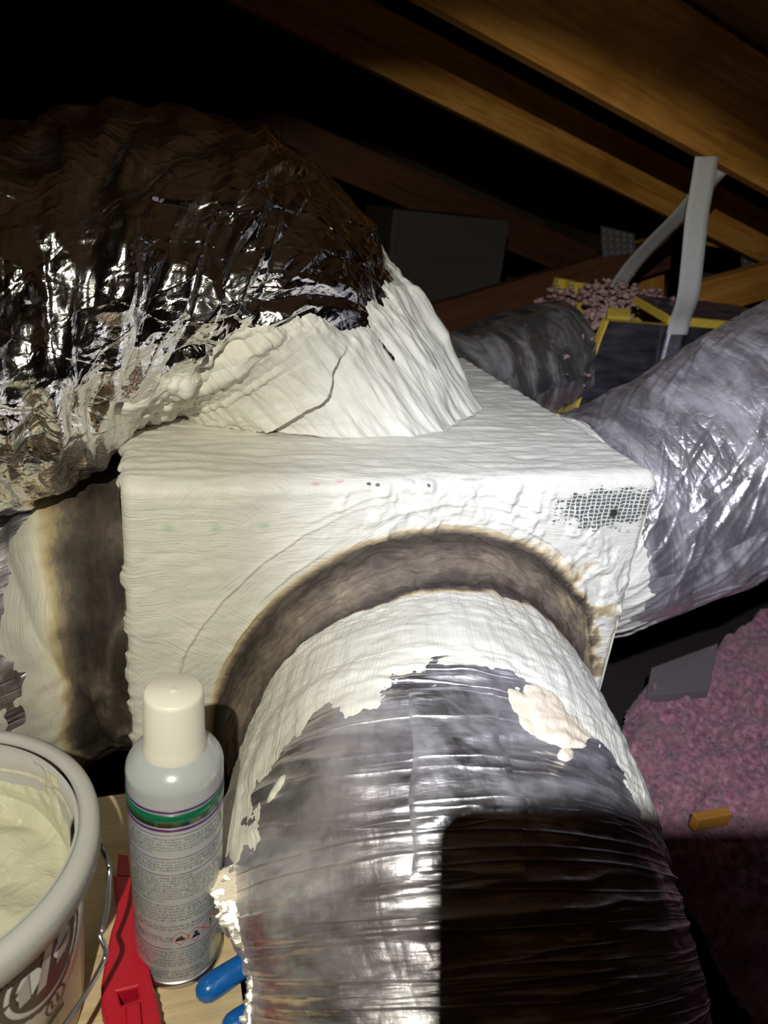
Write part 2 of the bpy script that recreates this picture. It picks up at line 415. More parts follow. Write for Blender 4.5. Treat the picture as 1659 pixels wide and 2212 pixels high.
h += .0010 * fbm(UVb * np.array([.18, 1.0]), 85, 2, 12) * sstep(-.04, -.01, SV)          # long strokes along the top edge
h += .0004 * fbm(UVb * np.array([.7, 1.0]), 60, 2, 15)
# thick ridges of mastic dragged round the collar
for k, (ro, amp, sd, wd) in enumerate([(.010, .0030, 1, .0035), (.021, .0026, 2, .003), (.034, .0028, 3, .004), (.050, .0022, 4, .003), (.060, .0014, 5, .003)]):
    rk = RR + ro + .006 * noise(np.stack([Th * 2.2, 0 * Th + k], -1), 1, 40 + k) + .0016 * noise(np.stack([Th * 16, 0 * Th + k], -1), 1, 50 + k)
    am = np.clip(.25 + .9 * noise(np.stack([Th * 3.1, 0 * Th + 3 * k], -1), 1, 60 + k) + .5 * np.sin(Th), 0, 1.2)
    dd = (Rf - rk) / wd
    h += front * amp * am * np.where(dd < 0, np.exp(-(dd / .35) ** 2), np.exp(-dd * .55))
lump = sstep(.055, .02, np.abs(Rf - RR - .038)) * sstep(.15, .5, np.sin(Th)) * sstep(-.75, -.2, np.cos(Th))
h += front * .0048 * lump * np.clip(fbm(UVb, 42, 3, 77) + .25, 0, 1)
chip = at(1278, 1145, y=0)
h += front * .004 * np.exp(-(((PX - chip[0]) * .8 + (PZ - chip[2]) * .6) / .008) ** 2 - (((PX - chip[0]) * -.6 + (PZ - chip[2]) * .8) / .0025) ** 2)
# ragged lumps on the side edges
h += .003 * np.exp(-d / .006) * np.clip(noise(np.stack([SV * 60, (PX > .3) * 9.0], -1), 1, 31) + .1 * 0, 0, 1)
side = np.where(PX < BW / 2, -1, 1) * np.exp(-d / .004) * .0035 * np.clip(fbm(np.stack([SV, (PX > .3) * 2.0], -1), 75, 3, 33), -.3, 1)
P = np.stack([PX + side, PY + NY * (h - inset), PZ + NZ * (h - inset)], -1)
# stain bleeding out of the collar; blotches on the right
st = front * (.62 * sstep(.016, -.004, Rf - RR) + .20 * sstep(.030, .0, Rf - RR))
blot = front * sstep(.075, .015, Rf - RR) * sstep(1.35, .5, Th) * sstep(-.5, 0.15, Th)
st += .40 * blot * np.clip(.50 + 1.1 * fbm(UVb, 60, 4, 91), 0, 1)
body = grid_obj('box_body', P, M['mastic_box'], box, uv=UVb, attrs={'stain': st})
# the two sides, closed down to the bottom
for sx, nm in ((0.0, 'side_panel'), (BW, 'side_panel')):
    py, pz = np.meshgrid(np.linspace(.004, BD - .004, 90), np.linspace(BB, -.006, 90))
    gp = np.stack([np.full_like(py, sx + (.0006 if sx == 0 else -.0006)), py, pz], -1)
    gp[..., 0] += (1 if sx else -1) * .0012 * fbm(np.stack([py, pz], -1), 18, 3, 4 + int(sx * 10)) * sstep(0, .02, np.minimum(np.minimum(py, BD - py), -pz))
    grid_obj(nm, gp, M['mastic_plain'], box, uv=np.stack([py, pz], -1), flip=(sx == 0))
# brown stained band round the front collar
def collar_band(name, parent, prof, nu, axis, cen, material, seed, inward=-1):
    pr = spline(prof, 60); a = np.linspace(0, 2 * np.pi, nu)
    A, Sx = np.meshgrid(a, np.linspace(0, 1, 60))
    rr = pr[:, 0:1] + 0 * A; oo = pr[:, 1:2] + 0 * A; cx_ = pr[:, 2:3]; cz_ = pr[:, 3:4]
    q = np.stack([np.cos(A) * 1.4, np.sin(A) * 1.4, Sx * .45], -1)
    ds = .0045 * fbm(q, 2.2, 3, seed) + .0020 * fbm(q * np.array([1, 1, 3]), 9, 3, seed + 1)
    crease = noise(np.stack([np.cos(A) * 3, np.sin(A) * 3, Sx * 6], -1), 1, seed + 2); ds = ds - .0028 * np.exp(-(crease / .09) ** 2)
    rr = rr + ds
    if axis == 'y': Pp = np.stack([cx_ + rr * np.cos(A), oo, cz_ + rr * np.sin(A)], -1)
    else: Pp = np.stack([oo, cx_ + rr * np.cos(A), cz_ + rr * np.sin(A)], -1)
    s_ = np.clip(.70 - .15 * np.exp(-((Sx - .50) / .17) ** 2) + .22 * np.exp(-((Sx - .80) / .08) ** 2) + .12 * np.exp(-((Sx - .16) / .10) ** 2) + .08 * fbm(q, 5, 4, seed + 5) - .12 * sstep(.93, 1, Sx), 0, 1)
    if axis == 'y': s_ = s_ - .50 * np.exp(-((Sx - .22) / .30) ** 2) * sstep(.62, .94, np.cos(A) + .1 * fbm(q, 4, 3, seed + 9))
    uv = np.stack([Sx * .1, A * .23], -1)
    return grid_obj(name, Pp, material, parent, uv=uv, attrs={'stain': s_}, flip=(axis == 'y'))
M['band'] = mastic('stained_band', stained=True, flow=1.45)
band = collar_band('collar_band', box, [(.240, .004, .329, -.304), (.236, -.008, .329, -.304), (.230, -.022, .328, -.303), (.221, -.036, .326, -.302), (.209, -.047, .323, -.300), (.200, -.055, .321, -.300), (.194, -.070, .32, -.30)], 420, 'y', None, M['band'], 101)
band['label'] = 'brown dust stained band round the front collar'

# ------------------------------------------------------------------ duct leaving the front of the plenum towards the viewer
M['foil_front'] = foil('dull_wrinkled_foil', (.30, .52), (.80, .79, .82), .85, .0008, metal=.96, lines=(2.2, 90, 1.5), matte=.58)
M['foil_tape'] = foil('foil_tape', (.27, .44), (.86, .86, .89), .5, .0008, metal=.97, lines=(2.2, 90, 1.5), matte=.5)
fduct = thing('flexible_duct', 'wrinkled foil wrapped duct running from front collar of plenum towards viewer', 'duct', (.30, -.15, -.5), 'flexible ducts')
K = [(.325, .01, -.30, .196), (.32, -.07, -.30, .197), (.300, -.15, -.30, .203), (.278, -.22, -.315, .209), (.266, -.29, -.36, .211), (.257, -.36, -.42, .208), (.252, -.43, -.51, .205), (.25, -.48, -.62, .203)]
NV, NU = 620, 440
k = spline(K, NV); Pc, a, L = tube_rings(k[:, :3], k[:, 3], NU, start=-np.pi / 2)
A = np.broadcast_to(a, (NV, NU)); V = L[:, None] + 0 * A; UV = np.stack([A * .205, V], -1)
cyl = np.stack([np.cos(A) * .205, np.sin(A) * .205, V], -1)
N = normals(Pc, True)
if ((N * (Pc - k[:, None, :3])).sum(-1)).mean() < 0: N = -N
wrinkle = np.zeros_like(V)
rng = np.random.RandomState(5)
vk = .115
while vk < L[-1]:
    sk = vk + .006 * noise(np.stack([A * 1.6, 0 * A + vk * 31], -1), 1, 7) + .0015 * noise(np.stack([A * 7, 0 * A + vk * 57], -1), 1, 8) + .012 * np.sin(A + .4)
    am = np.clip(.55 + .9 * noise(np.stack([A * 2.3, 0 * A + vk * 83], -1), 1, 9), 0, 1.3)
    dd = V - sk
    wrinkle += am * rng.uniform(.0016, .0036) * np.exp(-np.abs(dd) / rng.uniform(.0016, .0028))
    wrinkle -= am * .0006 * np.exp(-((dd - .004) / .0022) ** 2)
    vk += rng.uniform(.006, .017)
lowf = .004 * fbm(cyl, 9, 3, 11) + .0010 * fbm(cyl * np.array([1, 1, 2.5]), 40, 3, 12)
# pinch on the left flank under the tear
aS = np.mod(A + np.pi, 2 * np.pi) - np.pi                      # 0 = left flank, 90 deg = top, 180 deg = right flank
pin = np.exp(-((aS + .05) / .45) ** 2) * np.exp(-((V - .31) / .03) ** 2)
E0 = np.interp(np.degrees(np.mod(A, 2 * np.pi)), [0, 20, 40, 60, 75, 88, 100, 112, 135, 160, 185, 220, 360], [.300, .262, .232, .206, .196, .182, .184, .196, .232, .262, .285, .30, .30])
disp = lowf + wrinkle * sstep(.10, .16, V) * (.25 + .75 * sstep(-.02, .01, V - E0)) - .010 * pin - .040 * np.exp(-((aS + .05) / .62) ** 2) * sstep(.25, .315, V)
disp = disp - .020 * np.exp(-((aS + .75) / .40) ** 2) * sstep(.12, .2, V) * sstep(.40, .34, V) + .004 * np.exp(-((aS - .25) / .3) ** 2) * sstep(.2, .26, V) * sstep(.38, .33, V)
PF = Pc + N * disp[..., None]
grid_obj('foil_jacket', PF, M['foil_front'], fduct, uv=UV, flip=True)
NF = normals(PF, True)
if ((NF * (PF - k[:, None, :3])).sum(-1)).mean() < 0: NF = -NF
fx, fy = (lambda v: (CX + F_PX * (v @ RT) / (v @ FW), CY + F_PX * (v @ DN) / (v @ FW)))(PF - CAM)
# coating over the first stretch: thickness field with a ragged edge
top = np.sin(A)
edge = .165 + .055 * noise(np.stack([A * 1.3, 0 * A], -1), 1, 21) + .030 * sstep(.3, -.8, np.cos(A) * -1) * 0 - .02 * np.cos(A)
T = (E0 - V) * .12 + .0016 * fbm(cyl * np.array([.8, .8, 1.6]), 30, 5, 22, .65) * sstep(-.09, -.01, V - E0)
Tm = np.clip(T, -.0012, .0030) + .0009 * fbm(UV * np.array([1, .45]), 55, 3, 23) * sstep(0, .003, T) + .0007 * fbm(UV * np.array([1, .16]), 130, 2, 24) * sstep(0, .002, T)
stf = .75 * sstep(.080, .058, V + .012 * fbm(cyl, 16, 3, 25)) + .16 * sstep(.110, .068, V) * np.clip(.5 + fbm(cyl, 50, 3, 26), 0, 1)
grid_obj('mastic_coating', PF + NF * Tm[..., None], M['mastic'], fduct, uv=UV[..., ::-1], attrs={'stain': stf}, mask=Tm > -.0008, flip=True)
# foil tape lapped over the jacket right of the long seam
tp = np.minimum(np.minimum((fx - 888 + 5 * np.sin(fy * .03)) / 40, (fy - 1486 + 10 * noise(np.stack([fx * .02, 0 * fx], -1), 1, 3)) / 40), (1900 - fy) / 40)
tp = np.minimum(tp, (1115 + 40 * noise(np.stack([fy * .012, 0 * fy], -1), 1, 4) - fx) / 40) * (top > -.2)
grid_obj('foil_tape', PF + NF * (np.clip(tp * .006, -.0006, .0017))[..., None], M['foil_tape'], fduct, uv=UV, mask=(tp > -.1) & (V > .12) & (top > 0), flip=True)
def largest(m):
    lab = np.where(m, np.arange(m.size).reshape(m.shape) + 1, 0)
    for _ in range(400):
        n_ = lab.copy()
        n_[1:] = np.maximum(n_[1:], lab[:-1]); n_[:-1] = np.maximum(n_[:-1], lab[1:]); n_[:, 1:] = np.maximum(n_[:, 1:], lab[:, :-1]); n_[:, :-1] = np.maximum(n_[:, :-1], lab[:, 1:])
        n_ = np.where(m, n_, 0)
        if (n_ == lab).all(): break
        lab = n_
    v_, c_ = np.unique(lab[lab > 0], return_counts=True)
    return lab == v_[c_.argmax()] if len(v_) else m
def field_patch(name, px, py, rx, ry, material, seed, thick=.003, rot=0.0, rag=.3):
    u = ((fx - px) * math.cos(rot) + (fy - py) * math.sin(rot)) / rx; v_ = (-(fx - px) * math.sin(rot) + (fy - py) * math.cos(rot)) / ry
    t = 1 - np.hypot(u, v_) + rag * fbm(cyl, 60, 4, seed)
    t = np.where((V > .1) & (top > -.6), t, -1)
    tt = np.clip(t * .008, -.0008, thick) + .0012 * fbm(UV, 110, 3, seed + 1) * sstep(0, .3, t)
    m = largest((tt > -.0006) & (t > -.12))
    if m.any(): grid_obj(name, PF + NF * tt[..., None], material, fduct, uv=UV[..., ::-1], attrs={'stain': 0 * t}, mask=m, flip=True)
field_patch('mastic_patch', 1188, 1545, 98, 46, M['mastic_old'], 301, .0045, .72, .22)
field_patch('mastic_smear', 1245, 1525, 14, 8, M['mastic_plain'], 311, .002, .4)
field_patch('mastic_smear', 1222, 1630, 16, 14, M['mastic_old'], 315, .0025, 0)
field_patch('mastic_smear', 1335, 1650, 26, 14, M['mastic_plain'], 317, .003, .9)
field_patch('mastic_smear', 522, 1718, 22, 22, M['mastic_old'], 321, .003, -.6)
field_patch('mastic_smear', 532, 1790, 20, 18, M['mastic_old'], 325, .0035, .5)
field_patch('mastic_smear', 596, 1705, 34, 5, M['mastic_plain'], 327, .0018, -1.0)
field_patch('mastic_smear', 545, 2010, 24, 26, M['mastic_old'], 331, .003, .3, .7)
field_patch('mastic_smear', 560, 2090, 30, 14, M['mastic_old'], 335, .003, -.4, .7)
field_patch('mastic_smear', 1390, 1715, 40, 9, M['mastic_plain'], 337, .0015, .6, .8)

# torn jacket edge hanging off the left flank
M['torn'] = foil('torn_foil', (.3, .5), (.86, .83, .76), .3, .0006, metal=.8)
spine = [at(*q) for q in ()] if False else [at(457, 1883, y=-.245), at(468, 1940, y=-.262), at(492, 1995, y=-.276), at(520, 2050, y=-.288), at(541, 2090, y=-.298), at(533, 2150, y=-.312), at(528, 2230, y=-.33), at(520, 2330, y=-.35)]
wd = [.012, .018, .017, .012, .008, .010, .016, .02]
sp = spline([tuple(s) + (w_,) for s, w_ in zip(spine, wd)], 130)
uu = np.linspace(0, 1, 26); Uu, Vv = np.meshgrid(uu, np.linspace(0, 1, 130))
side_dir = RT * .85 + FW * .45 - DN * .15
qn = np.stack([Uu * .4, Vv * 3], -1)
Pfl = sp[:, None, :3] + side_dir * (Uu * 1.9 - .10)[..., None] * sp[:, None, 3:4]
Pfl = Pfl + (-FW * .8 - RT * .35) * (.006 * np.sin(Uu * np.pi) + .0016 * fbm(qn, 7, 2, 71))[..., None]
Pfl = Pfl - RT * (.004 * np.clip(fbm(qn, 14, 3, 73), 0, 1) * (1 - Uu))[..., None]
flap = grid_obj('torn_jacket_edge', Pfl, M['torn'], fduct, uv=np.stack([Uu * .03, Vv * .3], -1))
flap['label'] = 'torn silver foil edge of the duct jacket'
m_ = largest(fbm(qn, 9, 4, 79) + .35 * np.sin(Vv * 9) > .12)
grid_obj('mastic_crust', Pfl - FW * .0008 + (-FW) * (.0009 * np.clip(fbm(qn, 14, 3, 80), 0, 1))[..., None], M['mastic_old'], fduct, uv=np.stack([Uu * .03, Vv * .3], -1), attrs={'stain': 0 * Uu}, mask=m_)

# ------------------------------------------------------------------ big silver elbow duct on top of the plenum
M['mylar'] = foil('crumpled_silver_mylar', (.09, .20), (.90, .89, .88), .25, .0014, scrim=True, wr=(22, 70), crease=(13, 1.15))
elb = thing('flexible_duct', 'crumpled shiny silver elbow duct rising from the top of plenum', 'duct', (.26, .37, 0), 'flexible ducts')
keys = [(0, .035, -.006, .225, .228, .375), (9, .025, -.006, .213, .22, .368), (18, .015, -.006, .205, .215, .355), (30, .005, -.008, .2, .212, .335), (47, .0, -.012, .194, .208, .30), (70, -.015, -.035, .190, .202, .245), (88, -.055, -.075, .192, .202, .195), (96, -.2, -.115, .197, .205, .16), (99, -.45, -.16, .197, .205, .135), (99, -.8, -.22, .197, .205, .12)]
NV2, NU2 = 560, 560
k = spline(keys, 900)[np.r_[0:480, np.linspace(480, 899, 80).astype(int)]]; ph = np.radians(k[:, 0]); e = np.c_[np.cos(ph), 0 * ph, np.sin(ph)]
cc = np.c_[k[:, 1], k[:, 5], k[:, 2]] + k[:, 3:4] * e
a2 = np.radians(np.r_[np.linspace(-180, -150, 40)[:-1], np.linspace(-150, 40, 440)[:-1], np.linspace(40, 180, NU2 - 478)])
PE = cc[:, None] + k[:, 3, None, None] * np.cos(a2)[None, :, None] * e[:, None] + k[:, 4, None, None] * np.sin(a2)[None, :, None] * np.array([0, 1.0, 0])
Lc = np.r_[0, np.cumsum(np.linalg.norm(np.diff(cc, axis=0), axis=1))]
A2 = np.broadcast_to(a2, (NV2, NU2)); V2 = Lc[:, None] + 0 * A2
UV2 = np.stack([A2 * .2, V2], -1)
NE = normals(PE, True)
if ((NE * (PE - cc[:, None])).sum(-1)).mean() < 0: NE = -NE
rng = np.random.RandomState(11)
cr = np.zeros_like(V2)
U = A2 * .2; Umax = 2 * np.pi * .2
for i in range(900):                                            # tent shaped folds: flat facets meeting in sharp creases
    big = i < 260
    uc, vc = rng.uniform(0, Umax), rng.uniform(.02, Lc[-1])
    th = rng.normal(np.pi / 2, .28) if big else rng.uniform(0, np.pi)
    ln = rng.uniform(.04, .15) if big else rng.uniform(.012, .05); wdt = rng.uniform(.006, .022) if big else rng.uniform(.003, .011)
    am = rng.uniform(.0018, .0058) if big else rng.uniform(.0010, .0030)
    if big and i % 3 == 0: am *= 2.0; vc = rng.uniform(.16, .6); uc = (rng.uniform(-130, -10) * math.pi / 180 % (2 * math.pi)) * .2
    if rng.rand() < .4: am = -am
    j0 = np.searchsorted(Lc, vc - ln - wdt); j1 = np.searchsorted(Lc, vc + ln + wdt)
    if j1 - j0 < 3: continue
    du = U[j0:j1] - uc; du = (du + Umax / 2) % Umax - Umax / 2; dv = V2[j0:j1] - vc
    # th is measured so that pi/2 runs round the duct
    lo_ = du * math.sin(th) + dv * math.cos(th); ac = -du * math.cos(th) + dv * math.sin(th)
    cr[j0:j1] += am * np.clip(1 - np.abs(ac) / wdt, 0, 1) * np.clip(1.3 - (lo_ / ln) ** 2 * 1.3, 0, 1)
belly = .010 * fbm(np.stack([np.cos(A2), np.sin(A2), V2 * 5], -1), 1.3, 3, 51)
pleat = -.006 * np.abs(noise(np.stack([0 * A2 + V2 * 22, np.cos(A2) * 1.1, np.sin(A2) * 1.1], -1), 1, 52))
PE2 = PE + NE * ((cr * sstep(.05, .17, V2) + belly + pleat) * sstep(.0, .06, V2))[..., None]
grid_obj('mylar_jacket', PE2, M['mylar'], elb, uv=UV2)
NE2 = normals(PE2, True)
if ((NE2 * (PE2 - cc[:, None])).sum(-1)).mean() < 0: NE2 = -NE2
ex, ey = (lambda v: (CX + F_PX * (v @ RT) / (v @ FW), CY + F_PX * (v @ DN) / (v @ FW)))(PE2 - CAM)
# mastic skirt gluing the elbow to the box: height of its upper edge round the ring, ragged
deg = np.degrees(np.where(A2 > np.pi, A2 - 2 * np.pi, A2))        # 0 = +X outer side, -90 = towards the viewer, 180 = inner bend
SK = np.interp(deg, [-180, -140, -118, -111, -102, -91, -82, -74, -70, -63, -53, -34, -15, 0, 20, 60, 180], [.25, .30, .33, .275, .222, .205, .19, .165, .13, .118, .128, .128, .14, .15, .15, .10, .25])
t2 = SK - V2 + .012 * fbm(np.stack([np.cos(A2), np.sin(A2), V2 * 3], -1), 9, 5, 61, .6)
flare = .034 * np.exp(-V2 / .022) * (.75 + .35 * noise(np.stack([A2 * 2.5, 0 * A2], -1), 1, 62)) * sstep(-150, -60, deg) * sstep(120, 60, deg)
run = .0045 * fbm(np.stack([np.cos(A2) * 3, np.sin(A2) * 3, V2 * 3.5], -1), 3.2, 3, 63) + .0018 * fbm(np.stack([np.cos(A2), np.sin(A2), V2], -1), 26, 3, 64)
rid = .006 * np.abs(noise(np.stack([A2 * 3.2, V2 * 5], -1), 1, 67))
def ridge_at(d0, wd, amp, v0, v1): return amp * np.exp(-((deg - d0) / wd) ** 2) * sstep(v0, v0 + .03, V2) * sstep(v1, v1 - .05, V2)
folds = ridge_at(-20, 5, .011, .0, .17) + ridge_at(-33, 6, -.0028, .01, .15) + ridge_at(-46, 5, .008, .01, .14) + ridge_at(-58, 6, -.0025, .02, .13) + ridge_at(-8, 5, -.002, .01, .15)
lipv = np.interp(deg, [-150, -130, -105, -88, -78], [.02, .03, .045, .075, .115]) + .006 * noise(np.stack([A2 * 9, 0 * A2], -1), 1, 68)
lip = .018 * sstep(lipv - .003, lipv + .003, V2) * np.exp(-np.clip(V2 - lipv, 0, 1) / .07) * sstep(-150, -135, deg) * sstep(-70, -84, deg)
tt = np.clip(t2 * .12, -.0015, .0035) + (run + rid * .6) * sstep(0, .02, t2)
PS = PE2 + NE2 * tt[..., None] + NE * ((folds + lip) * sstep(0, .03, t2))[..., None] + (NE2 * np.array([1, 1, 0.0])) * flare[..., None]
PS[..., 2] = np.maximum(PS[..., 2], .0005)
skirt = grid_obj('mastic_skirt', PS, M['mastic'], elb, uv=np.stack([UV2[..., 1], UV2[..., 0]], -1), attrs={'stain': 0 * V2}, mask=(tt > -.001) & (t2 > -.02))

# ------------------------------------------------------------------ duct leaving the left side
M['mastic_grey'] = mastic('greyish_mastic', stained=True, flow=1.5, base=(.52, .51, .44), dark=(.43, .42, .36))
ld = thing('flexible_duct', 'foil duct smeared with grey mastic beside bucket, leaving plenum left side', 'duct', (-.15, .21, -.4), 'flexible ducts')
lx = np.linspace(.07, -.75, 250)
c = np.c_[lx, np.full(250, .215), -.245 + .48 * np.minimum(lx + .04, 0)]
xr = -c[:, 0]
rr = np.interp(xr, [-.01, 0, .02, .045, .055, .07, .1, .15, .3, .75], [.195, .195, .190, .188, .182, .184, .186, .188, .188, .188])
Pl, al_, Ll = tube_rings(c, rr, 300, start=0)
Al = np.broadcast_to(al_, Pl.shape[:2]); Xl = -Pl[..., 0]
cyl2 = np.stack([np.cos(Al) * .2, np.sin(Al) * .2, Xl], -1)
Nl = normals(Pl, True)
if ((Nl * (Pl - c[:, None])).sum(-1)).mean() < 0: Nl = -Nl
ridge = np.exp(-(noise(np.stack([Xl * 34, np.cos(Al) * 1.2, np.sin(Al) * 1.2], -1), 1, 83) / .10) ** 2)
Pl2 = Pl + Nl * (.004 * fbm(cyl2, 12, 3, 81) + .0025 * ridge - .0012 * fbm(cyl2, 60, 2, 82))[..., None]
UVl = np.stack([Xl, Al * .2], -1)
stl = np.clip(.72 * sstep(.070, .040, Xl + .012 * fbm(cyl2, 14, 3, 84)) + .2 * sstep(.12, .05, Xl) - .25 * ridge * sstep(.06, .02, Xl) + .22 * fbm(cyl2, 16, 4, 85) * sstep(.09, .04, Xl), 0, 1)
grid_obj('foil_jacket', Pl2, M['foil_front'], ld, uv=UVl, flip=False)
tl = (.118 - Xl) + .022 * fbm(cyl2, 22, 4, 86)
grid_obj('mastic_coating', Pl2 + Nl * np.clip(tl * .08, -.001, .002)[..., None], M['mastic_grey'], ld, uv=UVl, attrs={'stain': stl}, mask=tl > -.006)

# ------------------------------------------------------------------ duct leaving the right side
M['mylar_right'] = foil('creased_silver_foil', (.17, .44), (.76, .74, .77), .3, .0010, wr=(60, 20), metal=.86, crease=(16, .8), matte=.58)
rdt = thing('flexible_duct', 'silver flexible duct with diagonal creases climbing from plenum right side', 'duct', (.7, .2, -.3), 'flexible ducts')
K = [(.602, .20, -.17, .160), (.66, .20, -.165, .168), (.75, .20, -.13, .174), (.88, .19, -.055, .182), (1.05, .18, .04, .190), (1.3, .16, .16, .195), (1.6, .14, .30, .195)]
NV3, NU3 = 420, 400
k = spline(K, NV3); Pr, a3, L3 = tube_rings(k[:, :3], k[:, 3], NU3, start=0)
A3 = np.broadcast_to(a3, (NV3, NU3)); V3 = L3[:, None] + 0 * A3
N3 = normals(Pr, True)
if ((N3 * (Pr - k[:, None, :3])).sum(-1)).mean() < 0: N3 = -N3
rng = np.random.RandomState(21); cr = np.zeros_like(V3); U3 = A3 * .18; Um = 2 * np.pi * .18
for i in range(460):
    uc, vc = rng.uniform(0, Um), rng.beta(1.1, 2.2) * .95 + .01
    th = rng.normal(.55, .22); ln = rng.uniform(.03, .11); wdt = rng.uniform(.003, .010); am = rng.uniform(.0008, .0028)
    j0 = np.searchsorted(L3, vc - ln); j1 = np.searchsorted(L3, vc + ln)
    du = U3[j0:j1] - uc; du = (du + Um / 2) % Um - Um / 2; dv = V3[j0:j1] - vc
    lo_ = du * math.sin(th) + dv * math.cos(th); ac = -du * math.cos(th) + dv * math.sin(th)
    cr[j0:j1] += am * np.clip(1 - np.abs(ac) / wdt, 0, 1) * np.clip(1.2 - (lo_ / ln) ** 2 * 1.2, 0, 1)
cyl3 = np.stack([np.cos(A3) * .18, np.sin(A3) * .18, V3], -1)
Pr2 = Pr + N3 * (cr + .005 * fbm(cyl3, 9, 3, 93))[..., None]
UV3 = np.stack([U3, V3], -1)
grid_obj('foil_jacket', Pr2, M['mylar_right'], rdt, uv=UV3)
t3 = .052 - V3 + .03 * np.clip(-np.sin(A3 - .2), 0, 1) + .02 * fbm(cyl3 * np.array([1, 1, .6]), 24, 4, 95)
grid_obj('mastic_coating', Pr2 + N3 * (np.clip(t3 * .1, -.001, .0025))[..., None], M['mastic'], rdt, uv=UV3[..., ::-1], attrs={'stain': 0 * V3}, mask=t3 > -.008)

# ------------------------------------------------------------------ behind the plenum: another duct, a duct board box, its strap
bd = thing('flexible_duct', 'small silver duct running behind plenum to the yellow edged duct board box', 'duct', (.85, .95, -.3), 'flexible ducts')
c = spline([(.40, .78, -.28), (.52, .88, -.25), (.63, .93, -.215), (.75, .95, -.18), (.90, .98, -.125), (1.06, 1.0, -.08)], 220)
Pb, ab, Lb = tube_rings(c, np.full(220, .150), 200, start=0)
Ab = np.broadcast_to(ab, Pb.shape[:2]); Vb = Lb[:, None] + 0 * Ab; Nb = normals(Pb, True)
if ((Nb * (Pb - c[:, None])).sum(-1)).mean() < 0: Nb = -Nb
wr_ = np.exp(-np.abs(noise(np.stack([Vb * 70, Ab * .6], -1), 1, 201)) / .12) * .002 + .004 * fbm(np.stack([np.cos(Ab), np.sin(Ab), Vb * 6], -1), 2, 3, 203)
M['mylar_back'] = foil('bright_creased_foil', (.12, .30), (.74, .73, .72), .25, .0010, wr=(60, 20), metal=.92, crease=(16, .8), matte=.6)
grid_obj('foil_jacket', Pb + Nb * wr_[..., None], M['mylar_back'], bd, uv=np.stack([Ab * .15, Vb], -1))

M['fiberglass'] = plain('yellow_fiberglass', (.78, .56, .07), .9, nscale=45, nvar=.45, bump=.003, spec=.1)
M['facing'] = foil('board_foil_facing', (.35, .5), (.50, .50, .58), .35, .0004, scrim=False, wr=(5, 8))
dbx = thing('duct_board_box', 'open yellow fiberglass duct board box with foil facing, hung from rafter', 'duct board', (1.3, 1.0, -.25))
def panel(name, pts4, thick, parent, n_dir):
    """board from four corners of its outer face, grown inwards along n_dir; foil facing as a child sheet"""
    c = np.array(pts4, float); n = np.array(n_dir, float); n /= np.linalg.norm(n)
    o = mesh_obj(name, list(c) + list(c + n * thick), [(3, 2, 1, 0), (4, 5, 6, 7), (0, 1, 5, 4), (1, 2, 6, 5), (2, 3, 7, 6), (3, 0, 4, 7)], M['fiberglass'], parent, smooth=False)
    bevel(o, .003, 1)
    uu, vv = np.meshgrid(np.linspace(0, 1, 40), np.linspace(0, 1, 40))
    W_ = (c[0] * ((1 - uu) * (1 - vv))[..., None] + c[1] * (uu * (1 - vv))[..., None] + c[2] * (uu * vv)[..., None] + c[3] * ((1 - uu) * vv)[..., None])
    W_ = W_ - n * (.0040 + .0016 * fbm(np.stack([uu, vv], -1), 5, 3, 7))[..., None]
    f_ = grid_obj('foil_facing', W_, M['facing'], None, uv=np.stack([uu * .4, vv * .3], -1))
    f_.data.transform(Matrix.Translation(-Vector(base_of(parent)))); f_.parent = o
    return o
xl, xr_ = at(1318, 694, y=.85)[0], 1.62
zt = at(1318, 694, y=.85)[2]; zb_ = at(1240, 888, y=.85)[2] - .03; xbl = at(1240, 888, y=.85)[0]
panel('front_panel', [(xbl, .85, zb_), (xr_, .85, zb_ - .02), (xr_, .87, zt - .01), (xl, .86, zt)], .028, dbx, (0, 1, 0))
bt0, bt1 = at(1205, 600, y=1.22), at(1462, 650, y=1.22)
panel('back_panel', [(xr_, 1.24, zb_), (bt0[0] - .02, 1.24, zb_), (bt0[0], 1.24, bt0[2]), (xr_, 1.24, bt1[2] - .01)], .03, dbx, (0, -1, 0))
panel('bottom_panel', [(xbl, .86, zb_ - .02), (xbl - .02, 1.24, zb_ - .02), (xr_, 1.24, zb_ - .03), (xr_, .86, zb_ - .03)], .028, dbx, (0, 0, 1))
panel('top_panel', [(xl + .17, .86, zt + .018), (xr_, .86, zt + .008), (xr_, 1.06, zt + .028), (xl + .20, 1.06, zt + .038)], .022, dbx, (0, 0, -1))
strip = [(at(1312, 664, y=.93)), (at(1362, 668, y=.93)), (at(1362, 684, y=.90)), (at(1312, 682, y=.90))]
mesh_obj('board_offcut', [tuple(p) for p in strip] + [tuple(p - np.array([0, 0, .025])) for p in strip], [(0, 1, 2, 3), (7, 6, 5, 4), (0, 4, 5, 1), (1, 5, 6, 2), (2, 6, 7, 3), (3, 7, 4, 0)], M['fiberglass'], dbx, smooth=False)
# edge slivers of orange binder on the back board
for (p0, p1) in (((1222, 607), (1262, 615)), ((1195, 655), (1222, 662))):
    a_, b_ = at(*p0, y=1.205), at(*p1, y=1.205)
    mesh_obj('board_offcut', box_pts(a_[0], b_[0], 1.185, 1.205, b_[2] - .02, a_[2]), BOXF, M['fiberglass'], dbx, smooth=False)

